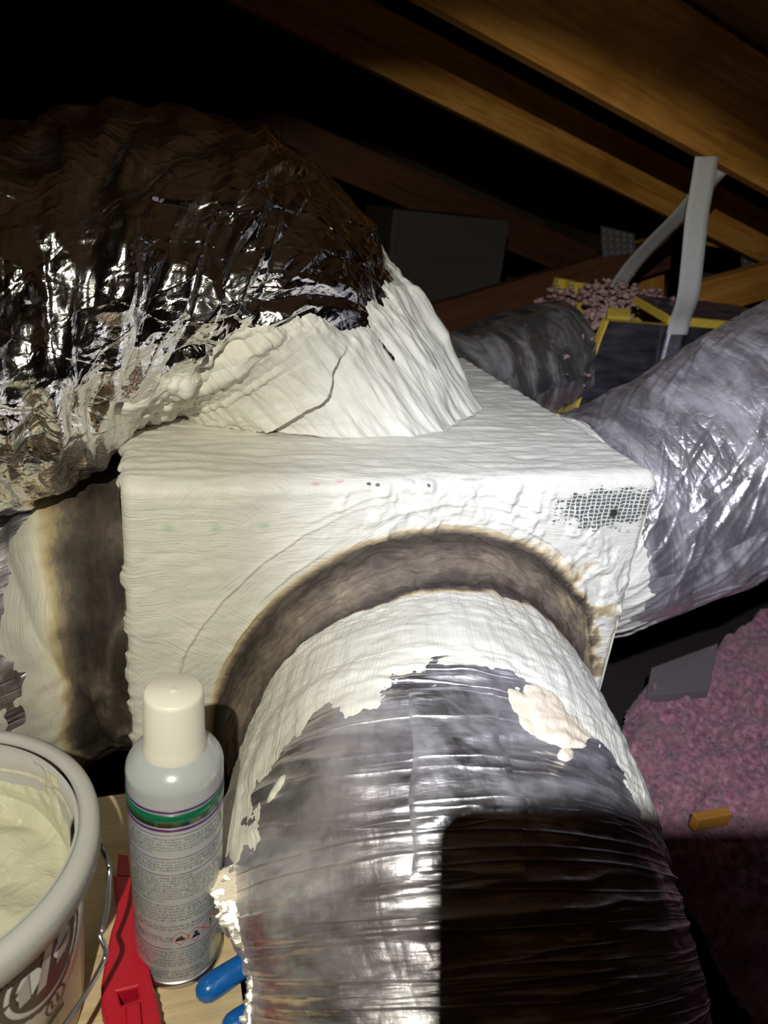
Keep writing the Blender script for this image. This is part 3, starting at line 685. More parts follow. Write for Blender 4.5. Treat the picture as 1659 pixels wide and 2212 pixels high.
# loose pink tufts lying in the open box
M['tuft'] = plain('pink_grey_tufts', (.62, .40, .36), .95, nscale=120, nvar=.6, bump=.003, spec=.1)
rng = np.random.RandomState(31)
ico = bmesh.new(); bmesh.ops.create_icosphere(ico, subdivisions=2, radius=1.0)
iv = np.array([v.co[:] for v in ico.verts]); it = [[v.index for v in f.verts] for f in ico.faces]; ico.free()
Vt, Ft = [], []
path = [((1195, 668), 1.16), ((1230, 640), 1.17), ((1290, 640), 1.12), ((1340, 630), 1.14), ((1400, 650), 1.12), ((1430, 665), 1.10), ((1250, 690), 1.05), ((1290, 700), .98), ((1230, 720), 1.0), ((1270, 740), .93), ((1255, 760), .92), ((1250, 810), .90), ((1225, 745), .99), ((1310, 670), 1.02)]
for i in range(900):
    (px, py), yy = path[rng.randint(len(path))]
    p = at(px + rng.normal(0, 20), py + rng.normal(0, 12), y=yy + rng.normal(0, .03))
    sc = rng.uniform(.003, .011) * np.array([rng.uniform(.6, 1.4), rng.uniform(.6, 1.4), rng.uniform(.4, 1.0)])
    d_ = 1 + .9 * noise(iv * 2.3 + i * 3.1, 1, 5)[:, None]
    base_i = i * len(iv)
    Vt.append(iv * d_ * sc + p); Ft += [[q + base_i for q in f] for f in it]
mesh_obj('insulation_tufts', np.concatenate(Vt), Ft, M['tuft'], label='dusty pink insulation tufts heaped in the open duct board box', cat='insulation', kind='stuff')

# grey hanging strap looped over the rafter
g = G('grey_duct_strap', .55, color=(.42, .42, .40), spec=.4); uv = g.uv()
g.set('Base Color', g.mix(g.noise(uv, 90, 4, .6), (.66, .66, .62), (.48, .48, .46)))
g.set('Normal', g.bump(g.noise(g.map(uv, (900, 60, 1)), 1.0, 2, .5), .0006, .6)); M['strap'] = g.m
stp = thing('hanging_strap', 'grey flat duct strap looped from rafter down to duct board box', 'strap', tuple(at(1520, 343, y=.8)))
def ribbon(name, pts, wdt, side, material, parent, th=.0012):
    c = spline(pts, 60); s = np.array(side, float); L_ = np.r_[0, np.cumsum(np.linalg.norm(np.diff(c, axis=0), axis=1))]
    t = np.gradient(c, axis=0); t /= np.linalg.norm(t, axis=1)[:, None]
    sd = s - (t @ s)[:, None] * t; sd /= np.linalg.norm(sd, axis=1)[:, None]; nn = np.cross(t, sd)
    prof = [(-.5, 0), (-.25, 0), (0, 0), (.25, 0), (.5, 0), (.5, 1), (.25, 1), (0, 1), (-.25, 1), (-.5, 1), (-.5, 0)]
    Pp = np.stack([c + sd * wdt * a_ + nn * th * b_ for a_, b_ in prof], 1)
    uvv = np.stack([np.array([[p_[0] * wdt for p_ in prof]] * 60), L_[:, None] + np.zeros((60, 11))], -1)
    return grid_obj(name, Pp, material, parent, uv=uvv, flip=True)
ribbon('strap_run', [at(1527, 338, y=.778), at(1517, 400, y=.778), at(1505, 470, y=.780), at(1496, 560, y=.785), at(1486, 640, y=.80), at(1470, 690, y=.835), at(1462, 722, y=.842)], .050, RT, M['strap'], stp)
ribbon('strap_run', [at(1553, 358, y=.822), at(1530, 392, y=.84), at(1480, 455, y=.93), at(1420, 515, y=1.05), at(1365, 575, y=1.17), at(1320, 640, y=1.27)], .050, RT, M['strap'], stp)
ribbon('strap_tail', [at(1462, 722, y=.842), at(1452, 760, y=.842), at(1430, 850, y=.842)], .050, RT, M['facing'], stp)

# ------------------------------------------------------------------ rafters and trusses
LBL = {'1': 'thick orange brown wooden rafter carrying the grey strap', '2': 'second orange brown rafter, passing behind the grey strap', '3': 'dark wooden rafter deep in the attic below the lit rafters'}
def rafter(px, py, y, hgt, material, label, ext=(2.4, 1.6), thick=.04):
    p = at(px, py, y=y + thick / 2); a_, b_ = p - RS * ext[0], p + RS * ext[1]
    a_[1] = b_[1] = y + thick / 2
    return beam('rafter', a_, b_, thick, hgt, material, None, up=RU, label=label, cat='rafter', group='roof rafters')
rafter(1520, 343, .78, .21, M['rafter'], LBL['1'], ext=(2.2, 1.5))
rafter(1000, 252, 1.42, .14, M['rafter'], LBL['2'], ext=(2.6, 1.6))
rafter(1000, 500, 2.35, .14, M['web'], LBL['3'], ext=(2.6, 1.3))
def tbeam(p0, p1, y0, y1, hpx, material, label, thick=.038, name='truss_member', cat='timber', bev=.002):
    a_, b_ = at(*p0, y=y0), at(*p1, y=y1); hh = hpx / F_PX * np.linalg.norm(a_ - CAM)
    return beam(name, a_, b_, thick, hh, material, None, label=label, cat=cat, bev=bev)
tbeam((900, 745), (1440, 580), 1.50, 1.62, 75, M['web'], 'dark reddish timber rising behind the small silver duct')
wb = tbeam((1490, 690), (1760, 610), 1.26, 1.34, 70, M['rafter'], 'lit truss timber behind the right hand silver duct')
tbeam((1370, 650), (1372, 520), 1.75, 1.75, 60, M['rafter'], 'short upright timber between the two strap runs')
tbeam((1525, 530), (1610, 548), 1.55, 1.58, 38, M['rafter'], 'small orange wood block beside nail plate under the rafter')
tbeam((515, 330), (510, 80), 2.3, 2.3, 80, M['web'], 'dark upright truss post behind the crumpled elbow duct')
# galvanised nail plates
M['galv'] = plain('galvanised_steel', (.42, .42, .43), .45, .75, nscale=60, nvar=.4, bump=.0006)
def nail_plate(quad, y, label):
    c = np.array([at(*q, y=y) for q in quad]); o = thing('nail_plate', label, 'metal plate', tuple(c.mean(0)), 'truss nail plates')
    mesh_obj('plate', list(c) + list(c + np.array([0, .003, 0])), [(0, 1, 2, 3), (7, 6, 5, 4), (0, 4, 5, 1), (1, 5, 6, 2), (2, 6, 7, 3), (3, 7, 4, 0)], M['galv'], o, smooth=False)
    V_, F_ = [], []
    for i in range(5):
        for j in range(4):
            u_, v_ = (i + .5) / 5, (j + .5) / 4
            p = c[0] * (1 - u_) * (1 - v_) + c[1] * u_ * (1 - v_) + c[2] * u_ * v_ + c[3] * (1 - u_) * v_
            b0 = len(V_); V_ += box_pts(p[0] - .002, p[0] + .002, p[1] - .002, p[1], p[2] - .005, p[2] + .005); F_ += [[q + b0 for q in f] for f in BOXF]
    mesh_obj('punched_teeth', V_, F_, M['galv'], o, smooth=False, kind='stuff')
nail_plate([(1298, 488), (1370, 505), (1372, 548), (1302, 556)], 1.56, 'dim galvanised nail plate on the dark timber left of the strap')
nail_plate([(1598, 520), (1690, 540), (1690, 600), (1604, 588)], 1.50, 'galvanised nail plate beside small orange wood block')

# pale carton standing in the dark behind the elbow
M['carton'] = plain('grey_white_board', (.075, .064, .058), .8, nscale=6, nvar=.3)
pc = at(985, 560, y=2.0)
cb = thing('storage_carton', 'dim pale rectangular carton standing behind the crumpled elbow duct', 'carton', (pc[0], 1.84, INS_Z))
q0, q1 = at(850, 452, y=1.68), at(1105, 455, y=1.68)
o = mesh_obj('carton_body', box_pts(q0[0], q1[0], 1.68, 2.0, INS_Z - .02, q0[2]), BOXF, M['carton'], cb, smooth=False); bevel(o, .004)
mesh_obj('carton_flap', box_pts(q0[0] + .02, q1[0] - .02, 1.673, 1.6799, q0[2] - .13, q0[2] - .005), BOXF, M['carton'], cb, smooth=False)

# joist and offcuts on the insulation at the right
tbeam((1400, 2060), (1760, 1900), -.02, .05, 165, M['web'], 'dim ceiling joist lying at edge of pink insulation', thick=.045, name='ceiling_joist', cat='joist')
M['scrap'] = plain('dusty_grey_board', (.15, .125, .125), .9, nscale=8, nvar=.4)
oc = [at(1408, 1442, z=-.60), at(1552, 1388, z=-.58), at(1532, 1490, z=-.63), at(1396, 1503, z=-.645)]
o = mesh_obj('board_scrap', [tuple(p) for p in oc] + [tuple(p + np.array([0, 0, -.02])) for p in oc], [(3, 2, 1, 0), (4, 5, 6, 7), (0, 1, 5, 4), (1, 2, 6, 5), (2, 3, 7, 6), (3, 0, 4, 7)], M['scrap'], smooth=False, label='grey board scrap half sunk in the pink insulation', cat='board scrap'); bevel(o, .002)
ws = at(1535, 1768, z=INS_Z + .03)
o = mesh_obj('wood_chip', box_pts(ws[0] - .035, ws[0] + .035, ws[1] - .008, ws[1] + .008, ws[2] - .015, ws[2] + .012), BOXF, M['rafter'], smooth=False, label='small orange wood chip lying on the pink insulation', cat='wood chip'); bevel(o, .002)

# ------------------------------------------------------------------ plywood walkway with the tools and cans
pl = slab('plywood_sheet', [(-.75, -.95, FLOOR_Z), (.086, -.95, FLOOR_Z), (.086, -.045, FLOOR_Z), (-.75, -.045, FLOOR_Z)], M['ply'], -.018, label='dusty plywood sheet carrying spray can and bucket', cat='plywood')

# spray can
cap_top = at(378, 1490, y=-.232); CC = np.array([cap_top[0] - .001, -.232]); CRAD = .0352
def hz_(py, yy=CC[1] - CRAD): return at(385, py, y=yy)[2]
can = thing('spray_can', 'white aerosol can with green band and white cap on plywood', 'spray can', (CC[0], CC[1], FLOOR_Z))
z_cap, z_capb = cap_top[2], cap_top[2] - .050
z_b0, z_b1 = hz_(1748), hz_(1800)
M['enamel'] = plain('white_can_enamel', (.42, .44, .465), .22, spec=.5, nscale=10, nvar=.06, bump=0, coat=.3)
M['cap'] = plain('cream_white_cap', (.80, .77, .68), .4, nscale=20, nvar=.05, bump=0)
M['green'] = plain('green_print', (.004, .115, .055), .25, nscale=20, nvar=.1, bump=0, coat=.3)
M['purple'] = plain('purple_print', (.09, .02, .16), .25, nscale=20, nvar=.1, bump=0, coat=.3)
M['ink'] = plain('dark_green_ink', (.03, .075, .06), .35, nscale=20, nvar=.1, bump=0)
M['red_ink'] = plain('red_ink', (.55, .05, .06), .35, nscale=20, nvar=.1, bump=0)
M['black_ink'] = plain('black_ink', (.012, .012, .014), .35, nscale=20, nvar=.1, bump=0)
M['tin'] = plain('tin_rim', (.62, .62, .64), .28, 1.0, nscale=40, nvar=.2, bump=0)
dome = [(CRAD * math.cos(t), z_b0 + .010 + (z_capb + .002 - z_b0 - .010) * math.sin(t) / math.sin(.96)) for t in np.linspace(0, .96, 20)]
can_body = lathe('can_body', [(.030, FLOOR_Z + .006), (CRAD - .001, FLOOR_Z + .007), (CRAD, FLOOR_Z + .010), (CRAD, z_b0)] + dome + [(.012, z_capb + .012)], M['enamel'], can, CC, 96)
lathe('bottom_rim', [(.031, FLOOR_Z + .001), (CRAD - .0006, FLOOR_Z), (CRAD + .0012, FLOOR_Z + .0025), (CRAD + .0012, FLOOR_Z + .006), (CRAD - .0006, FLOOR_Z + .009), (.031, FLOOR_Z + .007)], M['tin'], can, CC, 96, close=True)
lathe('cap', [(.0225, z_capb - .004), (.0232, z_capb), (.0224, z_capb + .006), (.0216, z_capb + .012), (.0208, z_cap - .004), (.0202, z_cap - .0012), (.019, z_cap), (.004, z_cap - .0004), (.0022, z_cap + .0002), (.0012, z_cap + .0007), (0.0001, z_cap + .0008)], M['cap'], can, CC, 80)
def hoop(name, za, zb, mat, k=.00035, c=None, r=None, parent=None):
    r = (r or CRAD) + k
    return lathe(name, [(r - k * 2, za), (r, za), (r, zb), (r - k * 2, zb)], mat, parent or can_body, CC if c is None else c, 96, close=True)
hoop('green_band', hz_(1787), hz_(1760), M['green'])
hoop('purple_stripe', hz_(1756.5), hz_(1752), M['purple']); hoop('purple_stripe', hz_(1796), hz_(1791), M['purple'])
for py in (1804, 1855, 1890, 2049): hoop('thin_rule', hz_(py + .5), hz_(py - .5), M['purple'], .0002)
LINES = [  # text, row, left and right end across the visible half (-1..1)
 ('fast tack adhesive offering rapid setting and quick dry time.', 1812, -.97, .93), ('dry time within 15 minutes. This adhesive is ideal for', 1818, -.9, .93),
 ('duct board panel. Also suitable to bond to a variety of', 1824, -.93, .86), ('where high temperatures may be encountered as well as', 1830, -.93, .93),
 ('gasketing or waterproof bond is desired. The adjustable', 1836, -.93, .93), ('spray pattern.', 1842, -.93, -.5),
 ('This product works best at room temperature. Hold', 1861, -.88, .9), ('sprayed. Apply even coats. Permanent Bonds', 1867, -.9, .9), ('before drying. Bond with firm pressure. When finished', 1873, -.9, .9), ('until tip is clear of adhesive. If tip clogs, soak for five', 1879, -.9, .9),
 ('TACK DUCT LINER ADHESIVE', 1896, -.86, .28),
 ('swallowed. May be fatal if swallowed and enters', 1901.5, -.9, .85), ('cause drowsiness or dizziness. Keep away from', 1907, -.92, .85), ('surfaces. No smoking. Do not spray on an open', 1912.5, -.9, .85), ('source. Do not pierce or burn, even after', 1918, -.92, .85), ('Wash thoroughly after handling. Use only outdoors', 1923.5, -.9, .85), ('eye/face protection. Store in a well', 1929, -.92, .85), ('sunlight. Do not expose to heat or store at', 1934.5, -.9, .85), ('Dispose of contents/container in accordance', 1940, -.92, .85), ('local regulations.', 1946, -.92, -.3),
 ('Immediately call a poison center/doctor. Do not', 1956, -.9, .85), ('Remove person to fresh air and keep comfortable', 1962, -.92, .85), ('doctor if you feel unwell. IF IN EYES: Rinse', 1968, -.9, .85), ('contact lenses, if present and easy to do.', 1974.5, -.92, .80), ('persists: Get medical advice/attention. IF EXP', 1981, -.9, .85), ('attention. IF ON SKIN: Wash off with', 1988, -.8, .85),
 ('(67-64-1), Propane (74-98-6), Butane (106-97-8),', 2001, -.85, .86), ('Light (64742-49-0), Methyl Acetate (79-20-9)', 2007.5, -.85, .86),
 ('ANT SYSTEMS, INC.', 2026, -.88, -.1), ('WELLS, TX 76067', 2032, -.88, -.16),
 ('Avoid spraying in eyes. Use with adequate', 2055, -.85, .7), ('until application. If you experience symptoms of', 2061, -.88, .85), ('to your NOTE: Use as directed. Intentional', 2067, -.85, .85), ('inhaling the contents may be harmful or fatal.', 2073, -.88, .85), ('warnings regarding this product do not apply', 2079, -.85, .6), ('content is less than 55% by weight.', 2085, -.8, .55),
 ('Sheet for complete safety information', 2098, -.82, .45), ('EMERGENCY: 1-866-836-8855', 2104.5, -.8, .5), ('SOLD IN CALIFORNIA', 2111, -.75, .2)]
def text2d(body):
    cu = bpy.data.curves.new('t', 'FONT'); cu.body = body; cu.size = 1.0; cu.resolution_u = 1
    o_ = bpy.data.objects.new('t', cu); COL.objects.link(o_); bpy.context.view_layer.update()
    me = bpy.data.meshes.new_from_object(o_.evaluated_get(bpy.context.evaluated_depsgraph_get()))
    v = np.array([q.co[:2] for q in me.vertices]); f = [list(p_.vertices) for p_ in me.polygons]
    bpy.data.objects.remove(o_); bpy.data.curves.remove(cu); bpy.data.meshes.remove(me)
    return v, f
def wrap(ang, z, r, cen): return np.stack([cen[0] + r * np.sin(ang), cen[1] - r * np.cos(ang), z], -1)
TV, TF = [], []
cntv = 0
for body_, py, l_, r_ in LINES:
    v, f = text2d(body_); w_ = v[:, 0].max() - v[:, 0].min()
    a0, a1 = math.asin(max(-.995, l_)), math.asin(min(.995, r_))
    sx = (a1 - a0) / w_; zc = hz_(py + 1.8); hgt = (hz_(py - 2.4) - hz_(py + 1.8)) / .70
    ang = a0 + (v[:, 0] - v[:, 0].min()) * sx
    TV.append(wrap(ang, zc + v[:, 1] * hgt, CRAD + .0003, CC)); TF += [[q + cntv for q in ff] for ff in f]; cntv += len(v)
mesh_obj('printed_text', np.concatenate(TV), TF, M['ink'], can_body, smooth=False)
# three hazard diamonds
def stuck(name, poly_sets, pcx, pcy, mat, k, parent=can_body):
    V_, F_ = [], []
    a0 = math.asin((pcx - 400) / 100.0); z0 = hz_(pcy + (0 if abs(pcx - 400) < 20 else 10 * ((pcx - 400) / 60) ** 2))
    for poly in poly_sets:
        b0 = len(V_); p_ = np.array(poly)
        V_ += wrap(a0 + p_[:, 0] / CRAD, z0 + p_[:, 1], CRAD + k, CC).tolist(); F_.append(list(range(b0, b0 + len(poly))))
    return mesh_obj(name, V_, F_, mat, parent, smooth=False)
def diamond_ring(s, t):
    o_, i_ = [(0, s), (s, 0), (0, -s), (-s, 0)], [(0, s - t), (s - t, 0), (0, -s + t), (-s + t, 0)]
    return [[o_[q], i_[q], i_[(q + 1) % 4], o_[(q + 1) % 4]] for q in range(4)]
u_ = .0080
flame = [[(-.45 * u_, -.35 * u_), (.45 * u_, -.35 * u_), (.42 * u_, .0), (.22 * u_, .12 * u_), (.12 * u_, .48 * u_), (-.05 * u_, .15 * u_), (-.18 * u_, .3 * u_), (-.25 * u_, .05 * u_), (-.42 * u_, .1 * u_)]]
bust = [[(-.38 * u_, -.42 * u_), (.38 * u_, -.42 * u_), (.34 * u_, -.05 * u_), (.12 * u_, .05 * u_), (-.12 * u_, .05 * u_), (-.34 * u_, -.05 * u_)], [(.2 * u_ * math.cos(t), .26 * u_ + .2 * u_ * math.sin(t)) for t in np.linspace(0, 2 * math.pi, 10, endpoint=False)]]
excl = [[(-.07 * u_, -.1 * u_), (.07 * u_, -.1 * u_), (.12 * u_, .45 * u_), (-.12 * u_, .45 * u_)], [(.1 * u_ * math.cos(t), -.28 * u_ + .1 * u_ * math.sin(t)) for t in np.linspace(0, 2 * math.pi, 8, endpoint=False)]]
for (px, py), pic in (((400, 2028), flame), ((434, 2026), bust), ((466, 2012), excl)):
    dm = stuck('hazard_diamond', diamond_ring(u_, .0009), px, py, M['red_ink'], .0003); pc_ = stuck('hazard_symbol', pic, px, py, M['black_ink'], .0003)

# bucket of mastic
BZ, BR, BC = -.150, .118, np.array([-.131, -.254])
bk = thing('mastic_bucket', 'open white plastic bucket of cream mastic with wire handle', 'bucket', (BC[0], BC[1], FLOOR_Z))
g = G('translucent_white_plastic', .32, color=(.60, .60, .58), spec=.5); o_ = g.obj()
g.set('Base Color', g.mix(g.noise(o_, 25, 3, .6), (.50, .495, .475), (.41, .405, .385))); g.set('Subsurface Weight', .12); g.set('Subsurface Radius', (.01, .01, .009)); M['pail'] = g.m
M['pail_label'] = plain('grey_label', (.42, .40, .38), .3, nscale=14, nvar=.15, bump=0, coat=.2)
g = G('wet_mastic', .3, color=(.60, .58, .45), spec=.5); o_ = g.obj()
g.set('Base Color', g.mix(g.noise(o_, 18, 4, .6), (.62, .60, .46), (.50, .48, .36))); g.set('Normal', g.bump(g.noise(o_, 60, 5, .6, .8), .004, .7)); M['wet'] = g.m
rb = BR - .022
def wall_r(z): return rb + (BR - .012 - rb) * (z - FLOOR_Z) / (BZ - FLOOR_Z)
lathe('pail_wall', [(0.0001, FLOOR_Z), (rb - .004, FLOOR_Z), (rb, FLOOR_Z + .004), (wall_r(BZ - .03), BZ - .03), (wall_r(BZ - .01), BZ - .01), (wall_r(BZ) - .004, BZ - .003), (wall_r(BZ - .02) - .005, BZ - .02), (rb - .004, FLOOR_Z + .006), (0.0001, FLOOR_Z + .006)], M['pail'], bk, BC, 120)
lathe('rim', [(BR - .014, BZ - .002), (BR - .011, BZ + .001), (BR - .005, BZ), (BR - .001, BZ - .003), (BR, BZ - .008), (BR - .0005, BZ - .022), (BR - .003, BZ - .024), (BR - .0035, BZ - .010), (BR - .011, BZ - .008)], M['pail'], bk, BC, 120, close=True)
wall_label = lathe('wall_label', [(wall_r(FLOOR_Z + .02) - .0005, FLOOR_Z + .02), (wall_r(FLOOR_Z + .02) + .0006, FLOOR_Z + .02), (wall_r(BZ - .034) + .0006, BZ - .034), (wall_r(BZ - .034) - .0005, BZ - .034)], M['pail_label'], bk, BC, 120, close=True)
zl = BZ - .040
lathe('dark_stripe', [(wall_r(zl - .005), zl - .005), (wall_r(zl - .005) + .0012, zl - .005), (wall_r(zl) + .0012, zl), (wall_r(zl), zl)], M['black_ink'], bk, BC, 120, close=True)
# mastic surface inside, heaped and scooped
rg, tg = np.meshgrid(np.linspace(0, 1, 90), np.linspace(0, 2 * np.pi, 200), indexing='ij')
zs = BZ - .060; Rin = wall_r(zs) - .0055
mx, my = BC[0] + rg * Rin * np.cos(tg), BC[1] + rg * Rin * np.sin(tg); q2_ = np.stack([mx, my], -1)
mz = zs + .006 * fbm(q2_, 14, 3, 401) + .0045 * np.abs(noise(q2_, 34, 403)) + .010 * sstep(.86, 1.0, rg) * (.6 + .6 * noise(q2_, 18, 404))
grid_obj('wet_mastic', np.stack([mx, my, mz], -1), M['wet'], bk, flip=False)
# smears on the inner wall and on the rim
th_, zz = np.meshgrid(np.linspace(0, 2 * np.pi, 360), np.linspace(zs - .01, BZ - .008, 50))
rw = np.interp(zz, [FLOOR_Z, BZ], [rb - .0045, wall_r(BZ) - .0055])
sm = fbm(np.stack([th_ * 1.2, zz * 14], -1), 2.5, 4, 411) + 1.4 * sstep(zs + .028, zs + .005, zz) - .12
sm2 = np.maximum(sm, .35 - np.abs(zz - (BZ - .026) - .004 * np.sin(th_ * 3)) / .004)
tk = np.clip(sm2 * .004, -.0006, .0022)
grid_obj('mastic_smear', np.stack([BC[0] + (rw - tk) * np.cos(th_), BC[1] + (rw - tk) * np.sin(th_), zz], -1), M['wet'], bk, mask=tk > -.0003)
th_, ss = np.meshgrid(np.radians(np.linspace(225, 312, 220)), np.linspace(0, 1, 30))
rr_ = np.interp(ss, [0, .3, .6, 1], [BR - .012, BR - .006, BR - .0005, BR + .0002]); zz = np.interp(ss, [0, .3, .6, 1], [BZ + .0005, BZ + .0005, BZ - .006, BZ - .020])
sm = .55 * fbm(np.stack([th_ * 3, ss * .8], -1), 2.5, 4, 415) + .45 - np.abs(np.degrees(th_) - 268) / 30 - .25 * ss
tk = np.clip(sm * .006, -.0010, .0025) + .0006 * fbm(np.stack([th_, ss], -1), 30, 2, 417) * (sm > 0)
grid_obj('rim_smear', np.stack([BC[0] + (rr_ + tk * ss) * np.cos(th_), BC[1] + (rr_ + tk * ss) * np.sin(th_), zz + tk * (1 - ss)], -1), M['mastic_old'], bk, uv=np.stack([th_ * .1, ss * .03], -1), attrs={'stain': 0 * ss}, mask=tk > -.0006, flip=False)
# printed emblem, ribbon tail and small ring mark on the label
def hit(px, py, r, cen):
    d_ = ray(px, py); o0 = CAM[:2] - cen; a_ = d_[0] ** 2 + d_[1] ** 2; b_ = o0 @ d_[:2]; c_ = o0 @ o0 - r * r
    t_ = (-b_ - math.sqrt(max(b_ * b_ - a_ * c_, 0))) / a_; p_ = CAM + d_ * t_
    return math.atan2(p_[0] - cen[0], -(p_[1] - cen[1])), p_[2]
def on_pail(name, polys, px, py, mat, k=.0012):
    a0, z0 = hit(px, py, wall_r(-.23), BC); V_, F_ = [], []
    for poly in polys:
        b0 = len(V_)
        for (u0, v0) in poly:
            z_ = z0 + v0; V_.append(tuple(wrap(np.array(a0 + u0 / .1), np.array(z_), wall_r(z_) + k, BC)))
        F_.append(list(range(b0, b0 + len(poly))))
    return mesh_obj(name, V_, F_, mat, wall_label, smooth=False)
M['emblem'] = plain('dark_brown_print', (.05, .04, .035), .35, nscale=30, nvar=.2, bump=0)
def ringp(r0, r1, n, teeth=0.0, c=(0, 0)):
    R1 = [r1 + (teeth if q % 2 else 0) for q in range(n)]
    pt = lambda r, q: (c[0] + r * math.cos(2 * math.pi * q / n), c[1] + r * math.sin(2 * math.pi * q / n))
    return [[pt(r0, q), pt(R1[q], q), pt(R1[(q + 1) % n], q + 1), pt(r0, q + 1)] for q in range(n)]
ER = .037
on_pail('emblem', ringp(ER * .90, ER, 72, .0012) + ringp(.0001, ER * .80, 48), 100, 2078, M['emblem'])
on_pail('emblem_figure', [[(-.024, -.012), (-.016, -.012), (-.016, .012), (-.024, .004)], [(-.012, -.016), (-.004, -.016), (.004, .016), (-.003, .018)], [(.006, -.010), (.020, -.006), (.021, .002), (.008, .000)], [(.008, .006), (.020, .008), (.017, .016), (.008, .014)], [(-.010, .018), (.006, .021), (.004, .025), (-.008, .023)]], 100, 2078, M['pail_label'], .0016)
on_pail('ring_mark', ringp(.0085, .0100, 36) + [[(-.0050, -.004), (-.0034, -.004), (-.0034, .005), (-.0050, .005)], [(-.0034, -.004), (-.0012, -.004), (-.0012, -.0024), (-.0034, -.0024)], [(.0006, -.004), (.0022, -.004), (.0022, .005), (.0006, .005)], [(.0022, -.004), (.0048, -.004), (.0048, -.0024), (.0022, -.0024)], [(-.008, -.018), (.008, -.018), (.008, -.0135), (-.008, -.0135)]], 122, 2160, M['emblem'])
on_pail('ribbon_tail', [[(-.03, .004), (-.004, .004), (-.012, -.004), (-.03, -.004)], [(-.004, .004), (.006, .009), (.004, .005), (-.010, -.002)]], 26, 2165, M['emblem'])
# wire handle and its ear
M['wire'] = plain('galvanised_wire', (.55, .55, .55), .3, 1.0, nscale=80, nvar=.3, bump=0)
hp = [at(214, 1812, y=-.236), at(222, 1835, y=-.244), at(235, 1868, y=-.250), at(236, 1890, y=-.256), at(232, 1960, y=-.268), at(221, 2008, y=-.276), at(216, 2022, y=-.280), at(224, 2040, y=-.284), at(229, 2056, y=-.287), at(222, 2080, y=-.292), at(185, 2148, y=-.312), at(140, 2215, y=-.338), at(60, 2330, y=-.372)]
tube_obj('wire_handle', hp, .0019, M['wire'], bk, 10, 140)
ea = at(212, 1800, y=-.236)
lathe('handle_ear', [(.0001, ea[2] - .012), (.006, ea[2] - .012), (.007, ea[2] - .008), (.007, ea[2] + .006), (.005, ea[2] + .009), (.0001, ea[2] + .009)], M['pail'], bk, (BC[0] + wall_r(ea[2]) + .004, -.240), 20)

# red plastic tool lying between bucket and can
M['red'] = plain('red_plastic', (.50, .008, .025), .42, nscale=40, nvar=.3, bump=.0003)
rt_ = thing('red_tool', 'red plastic tool handle with a slot, lying between bucket and can', 'hand tool', tuple(at(280, 2130, z=FLOOR_Z)))
def outline_solid(name, outer, hole, z0, z1, material, parent, bev=.0015):
    bm = bmesh.new()
    def loop(pts):
        vs = [bm.verts.new((p_[0], p_[1], z1)) for p_ in pts]
        return [bm.edges.new((vs[q], vs[(q + 1) % len(vs)])) for q in range(len(vs))]
    es = loop(outer) + (loop(hole) if hole else [])
    bmesh.ops.triangle_fill(bm, use_beauty=True, use_dissolve=True, edges=es)
    r_ = bmesh.ops.extrude_face_region(bm, geom=list(bm.faces))
    for v in r_['geom']:
        if isinstance(v, bmesh.types.BMVert): v.co.z = z0
    bmesh.ops.recalc_face_normals(bm, faces=list(bm.faces))
    be = [e_ for e_ in bm.edges if e_.is_manifold and e_.calc_face_angle(0) > .6 and all(abs(v.co.z - z1) < 1e-6 for v in e_.verts)]
    bmesh.ops.bevel(bm, geom=be, offset=bev, segments=2, affect='EDGES', profile=.5, clamp_overlap=True)
    me = bpy.data.meshes.new(name); bm.to_mesh(me); bm.free(); me.materials.append(material)
    me.transform(Matrix.Translation(-Vector(base_of(parent))))
    return link(bpy.data.objects.new(name, me), parent)
ZT = FLOOR_Z + .022
opx = [(244, 1890), (286, 1893), (297, 1985), (306, 2030), (322, 2085), (331, 2130), (333, 2142), (338, 2148), (337, 2160), (342, 2167), (341, 2180), (346, 2187), (345, 2202), (350, 2209), (350, 2262), (238, 2278), (231, 2215), (226, 2208), (228, 2196), (222, 2190), (223, 2176), (218, 2170), (218, 2128), (228, 2068), (240, 2010), (252, 1972), (249, 1930)]
outer = [at(*q, z=ZT)[:2] for q in opx]
hole = [at(*q, z=ZT)[:2] for q in [(254, 2142), (295, 2132), (299, 2155), (262, 2170)]]
outline_solid('handle_shell', outer, hole, FLOOR_Z + .002, ZT, M['red'], rt_, .002)
rid_ = [at(*q, z=ZT)[:2] for q in [(270, 2182), (303, 2172), (310, 2250), (276, 2262)]]
outline_solid('thumb_slider', rid_, None, ZT - .001, ZT + .006, M['red'], rt_, .002)
tip = [at(*q, z=FLOOR_Z + .012)[:2] for q in [(252, 1895), (282, 1897), (278, 1850), (256, 1848)]]
outline_solid('tool_nose', tip, None, FLOOR_Z + .004, FLOOR_Z + .014, M['red'], rt_, .001)

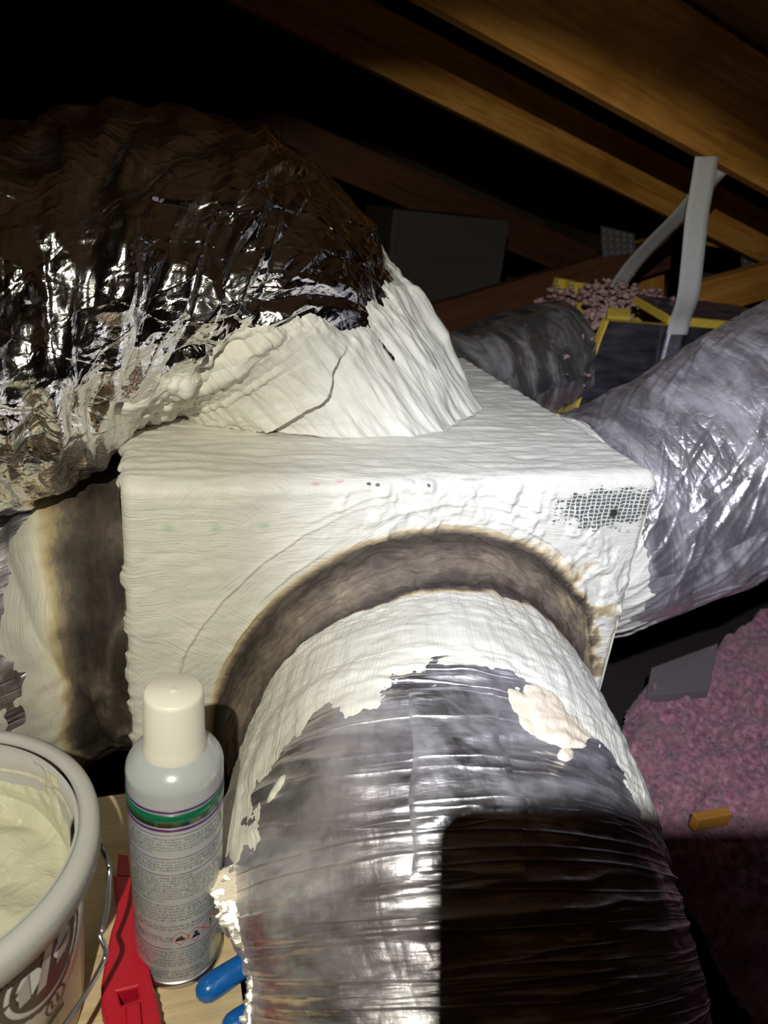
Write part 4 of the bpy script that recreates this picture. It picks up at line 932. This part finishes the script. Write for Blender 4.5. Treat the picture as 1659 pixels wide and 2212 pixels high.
# blue gripped snips under the duct
M['blue'] = plain('blue_vinyl_grip', (.004, .115, .42), .28, nscale=30, nvar=.12, bump=0, coat=.2)
M['steel'] = plain('tool_steel', (.35, .35, .36), .35, 1.0, nscale=60, nvar=.3)
sn = thing('snips', 'blue vinyl gripped snips poking out from under the foil duct', 'hand tool', tuple(at(470, 2130, z=FLOOR_Z)))
zc = FLOOR_Z + .011
h0, h1 = at(425, 2152, z=zc), at(522, 2088, z=zc); dr = h1 - h0
g0, g1 = at(480, 2232, z=zc), at(560, 2182, z=zc)
def grip(p0, d_, ln):
    p0, d_ = np.array(p0), np.array(d_) / np.linalg.norm(d_)
    ts = [0, .0012, .004, .008, .014, .03, ln]; rs = [.0012, .005, .0082, .0100, .0104, .0100, .0085]
    V_, F_ = [], []; sd = np.cross(d_, [0, 0, 1]); nn = 20
    for t_, r_ in zip(ts, rs):
        for j in range(nn):
            b_ = 2 * math.pi * j / nn; V_.append(p0 + d_ * t_ + sd * r_ * math.cos(b_) + np.array([0, 0, 1]) * r_ * math.sin(b_))
    for i in range(len(ts) - 1):
        for j in range(nn): F_.append((i * nn + j, i * nn + (j + 1) % nn, (i + 1) * nn + (j + 1) % nn, (i + 1) * nn + j))
    F_ += [tuple(range(nn)), tuple((len(ts) - 1) * nn + j for j in range(nn))[::-1]]
    mesh_obj('grip', V_, F_, M['blue'], sn)
grip(h0, dr, .062); grip(g0, g1 - g0, .045)
mid = (h0 + dr / np.linalg.norm(dr) * .062)

# ------------------------------------------------------------------ the phone taking the picture: its shadow falls on the front duct
M['phone_shell'] = plain('dark_phone_case', (.02, .02, .022), .4, nscale=30, nvar=.2, bump=0)
M['phone_glass'] = plain('phone_glass', (.006, .006, .008), .08, nscale=30, nvar=.1, bump=0)
pcn = camera_point(.062, .010, -.010)
phn = thing('smartphone', 'dark smartphone held over the foil duct, taking the picture', 'phone', tuple(pcn))
def cam_slab(name, u0, u1, v0, v1, f0, f1, rc, mat, parent):
    pts = []
    for (cu_, cv_, s0_) in ((u1 - rc, v0 + rc, -90), (u1 - rc, v1 - rc, 0), (u0 + rc, v1 - rc, 90), (u0 + rc, v0 + rc, 180)):
        for t in np.linspace(0, 90, 8): pts.append((cu_ + rc * math.cos(math.radians(s0_ + t)), cv_ + rc * math.sin(math.radians(s0_ + t))))
    n_ = len(pts); V_ = [camera_point(a_, b_, f0) for a_, b_ in pts] + [camera_point(a_, b_, f1) for a_, b_ in pts]
    F_ = [tuple(range(n_))[::-1], tuple(range(n_, 2 * n_))] + [(q, (q + 1) % n_, n_ + (q + 1) % n_, n_ + q) for q in range(n_)]
    return mesh_obj(name, V_, F_, mat, parent, smooth=False)
cam_slab('phone_body', -.015, .140, -.033, .047, -.013, -.005, .011, M['phone_shell'], phn)
cam_slab('screen', -.012, .137, -.030, .044, -.0136, -.0130, .009, M['phone_glass'], phn)
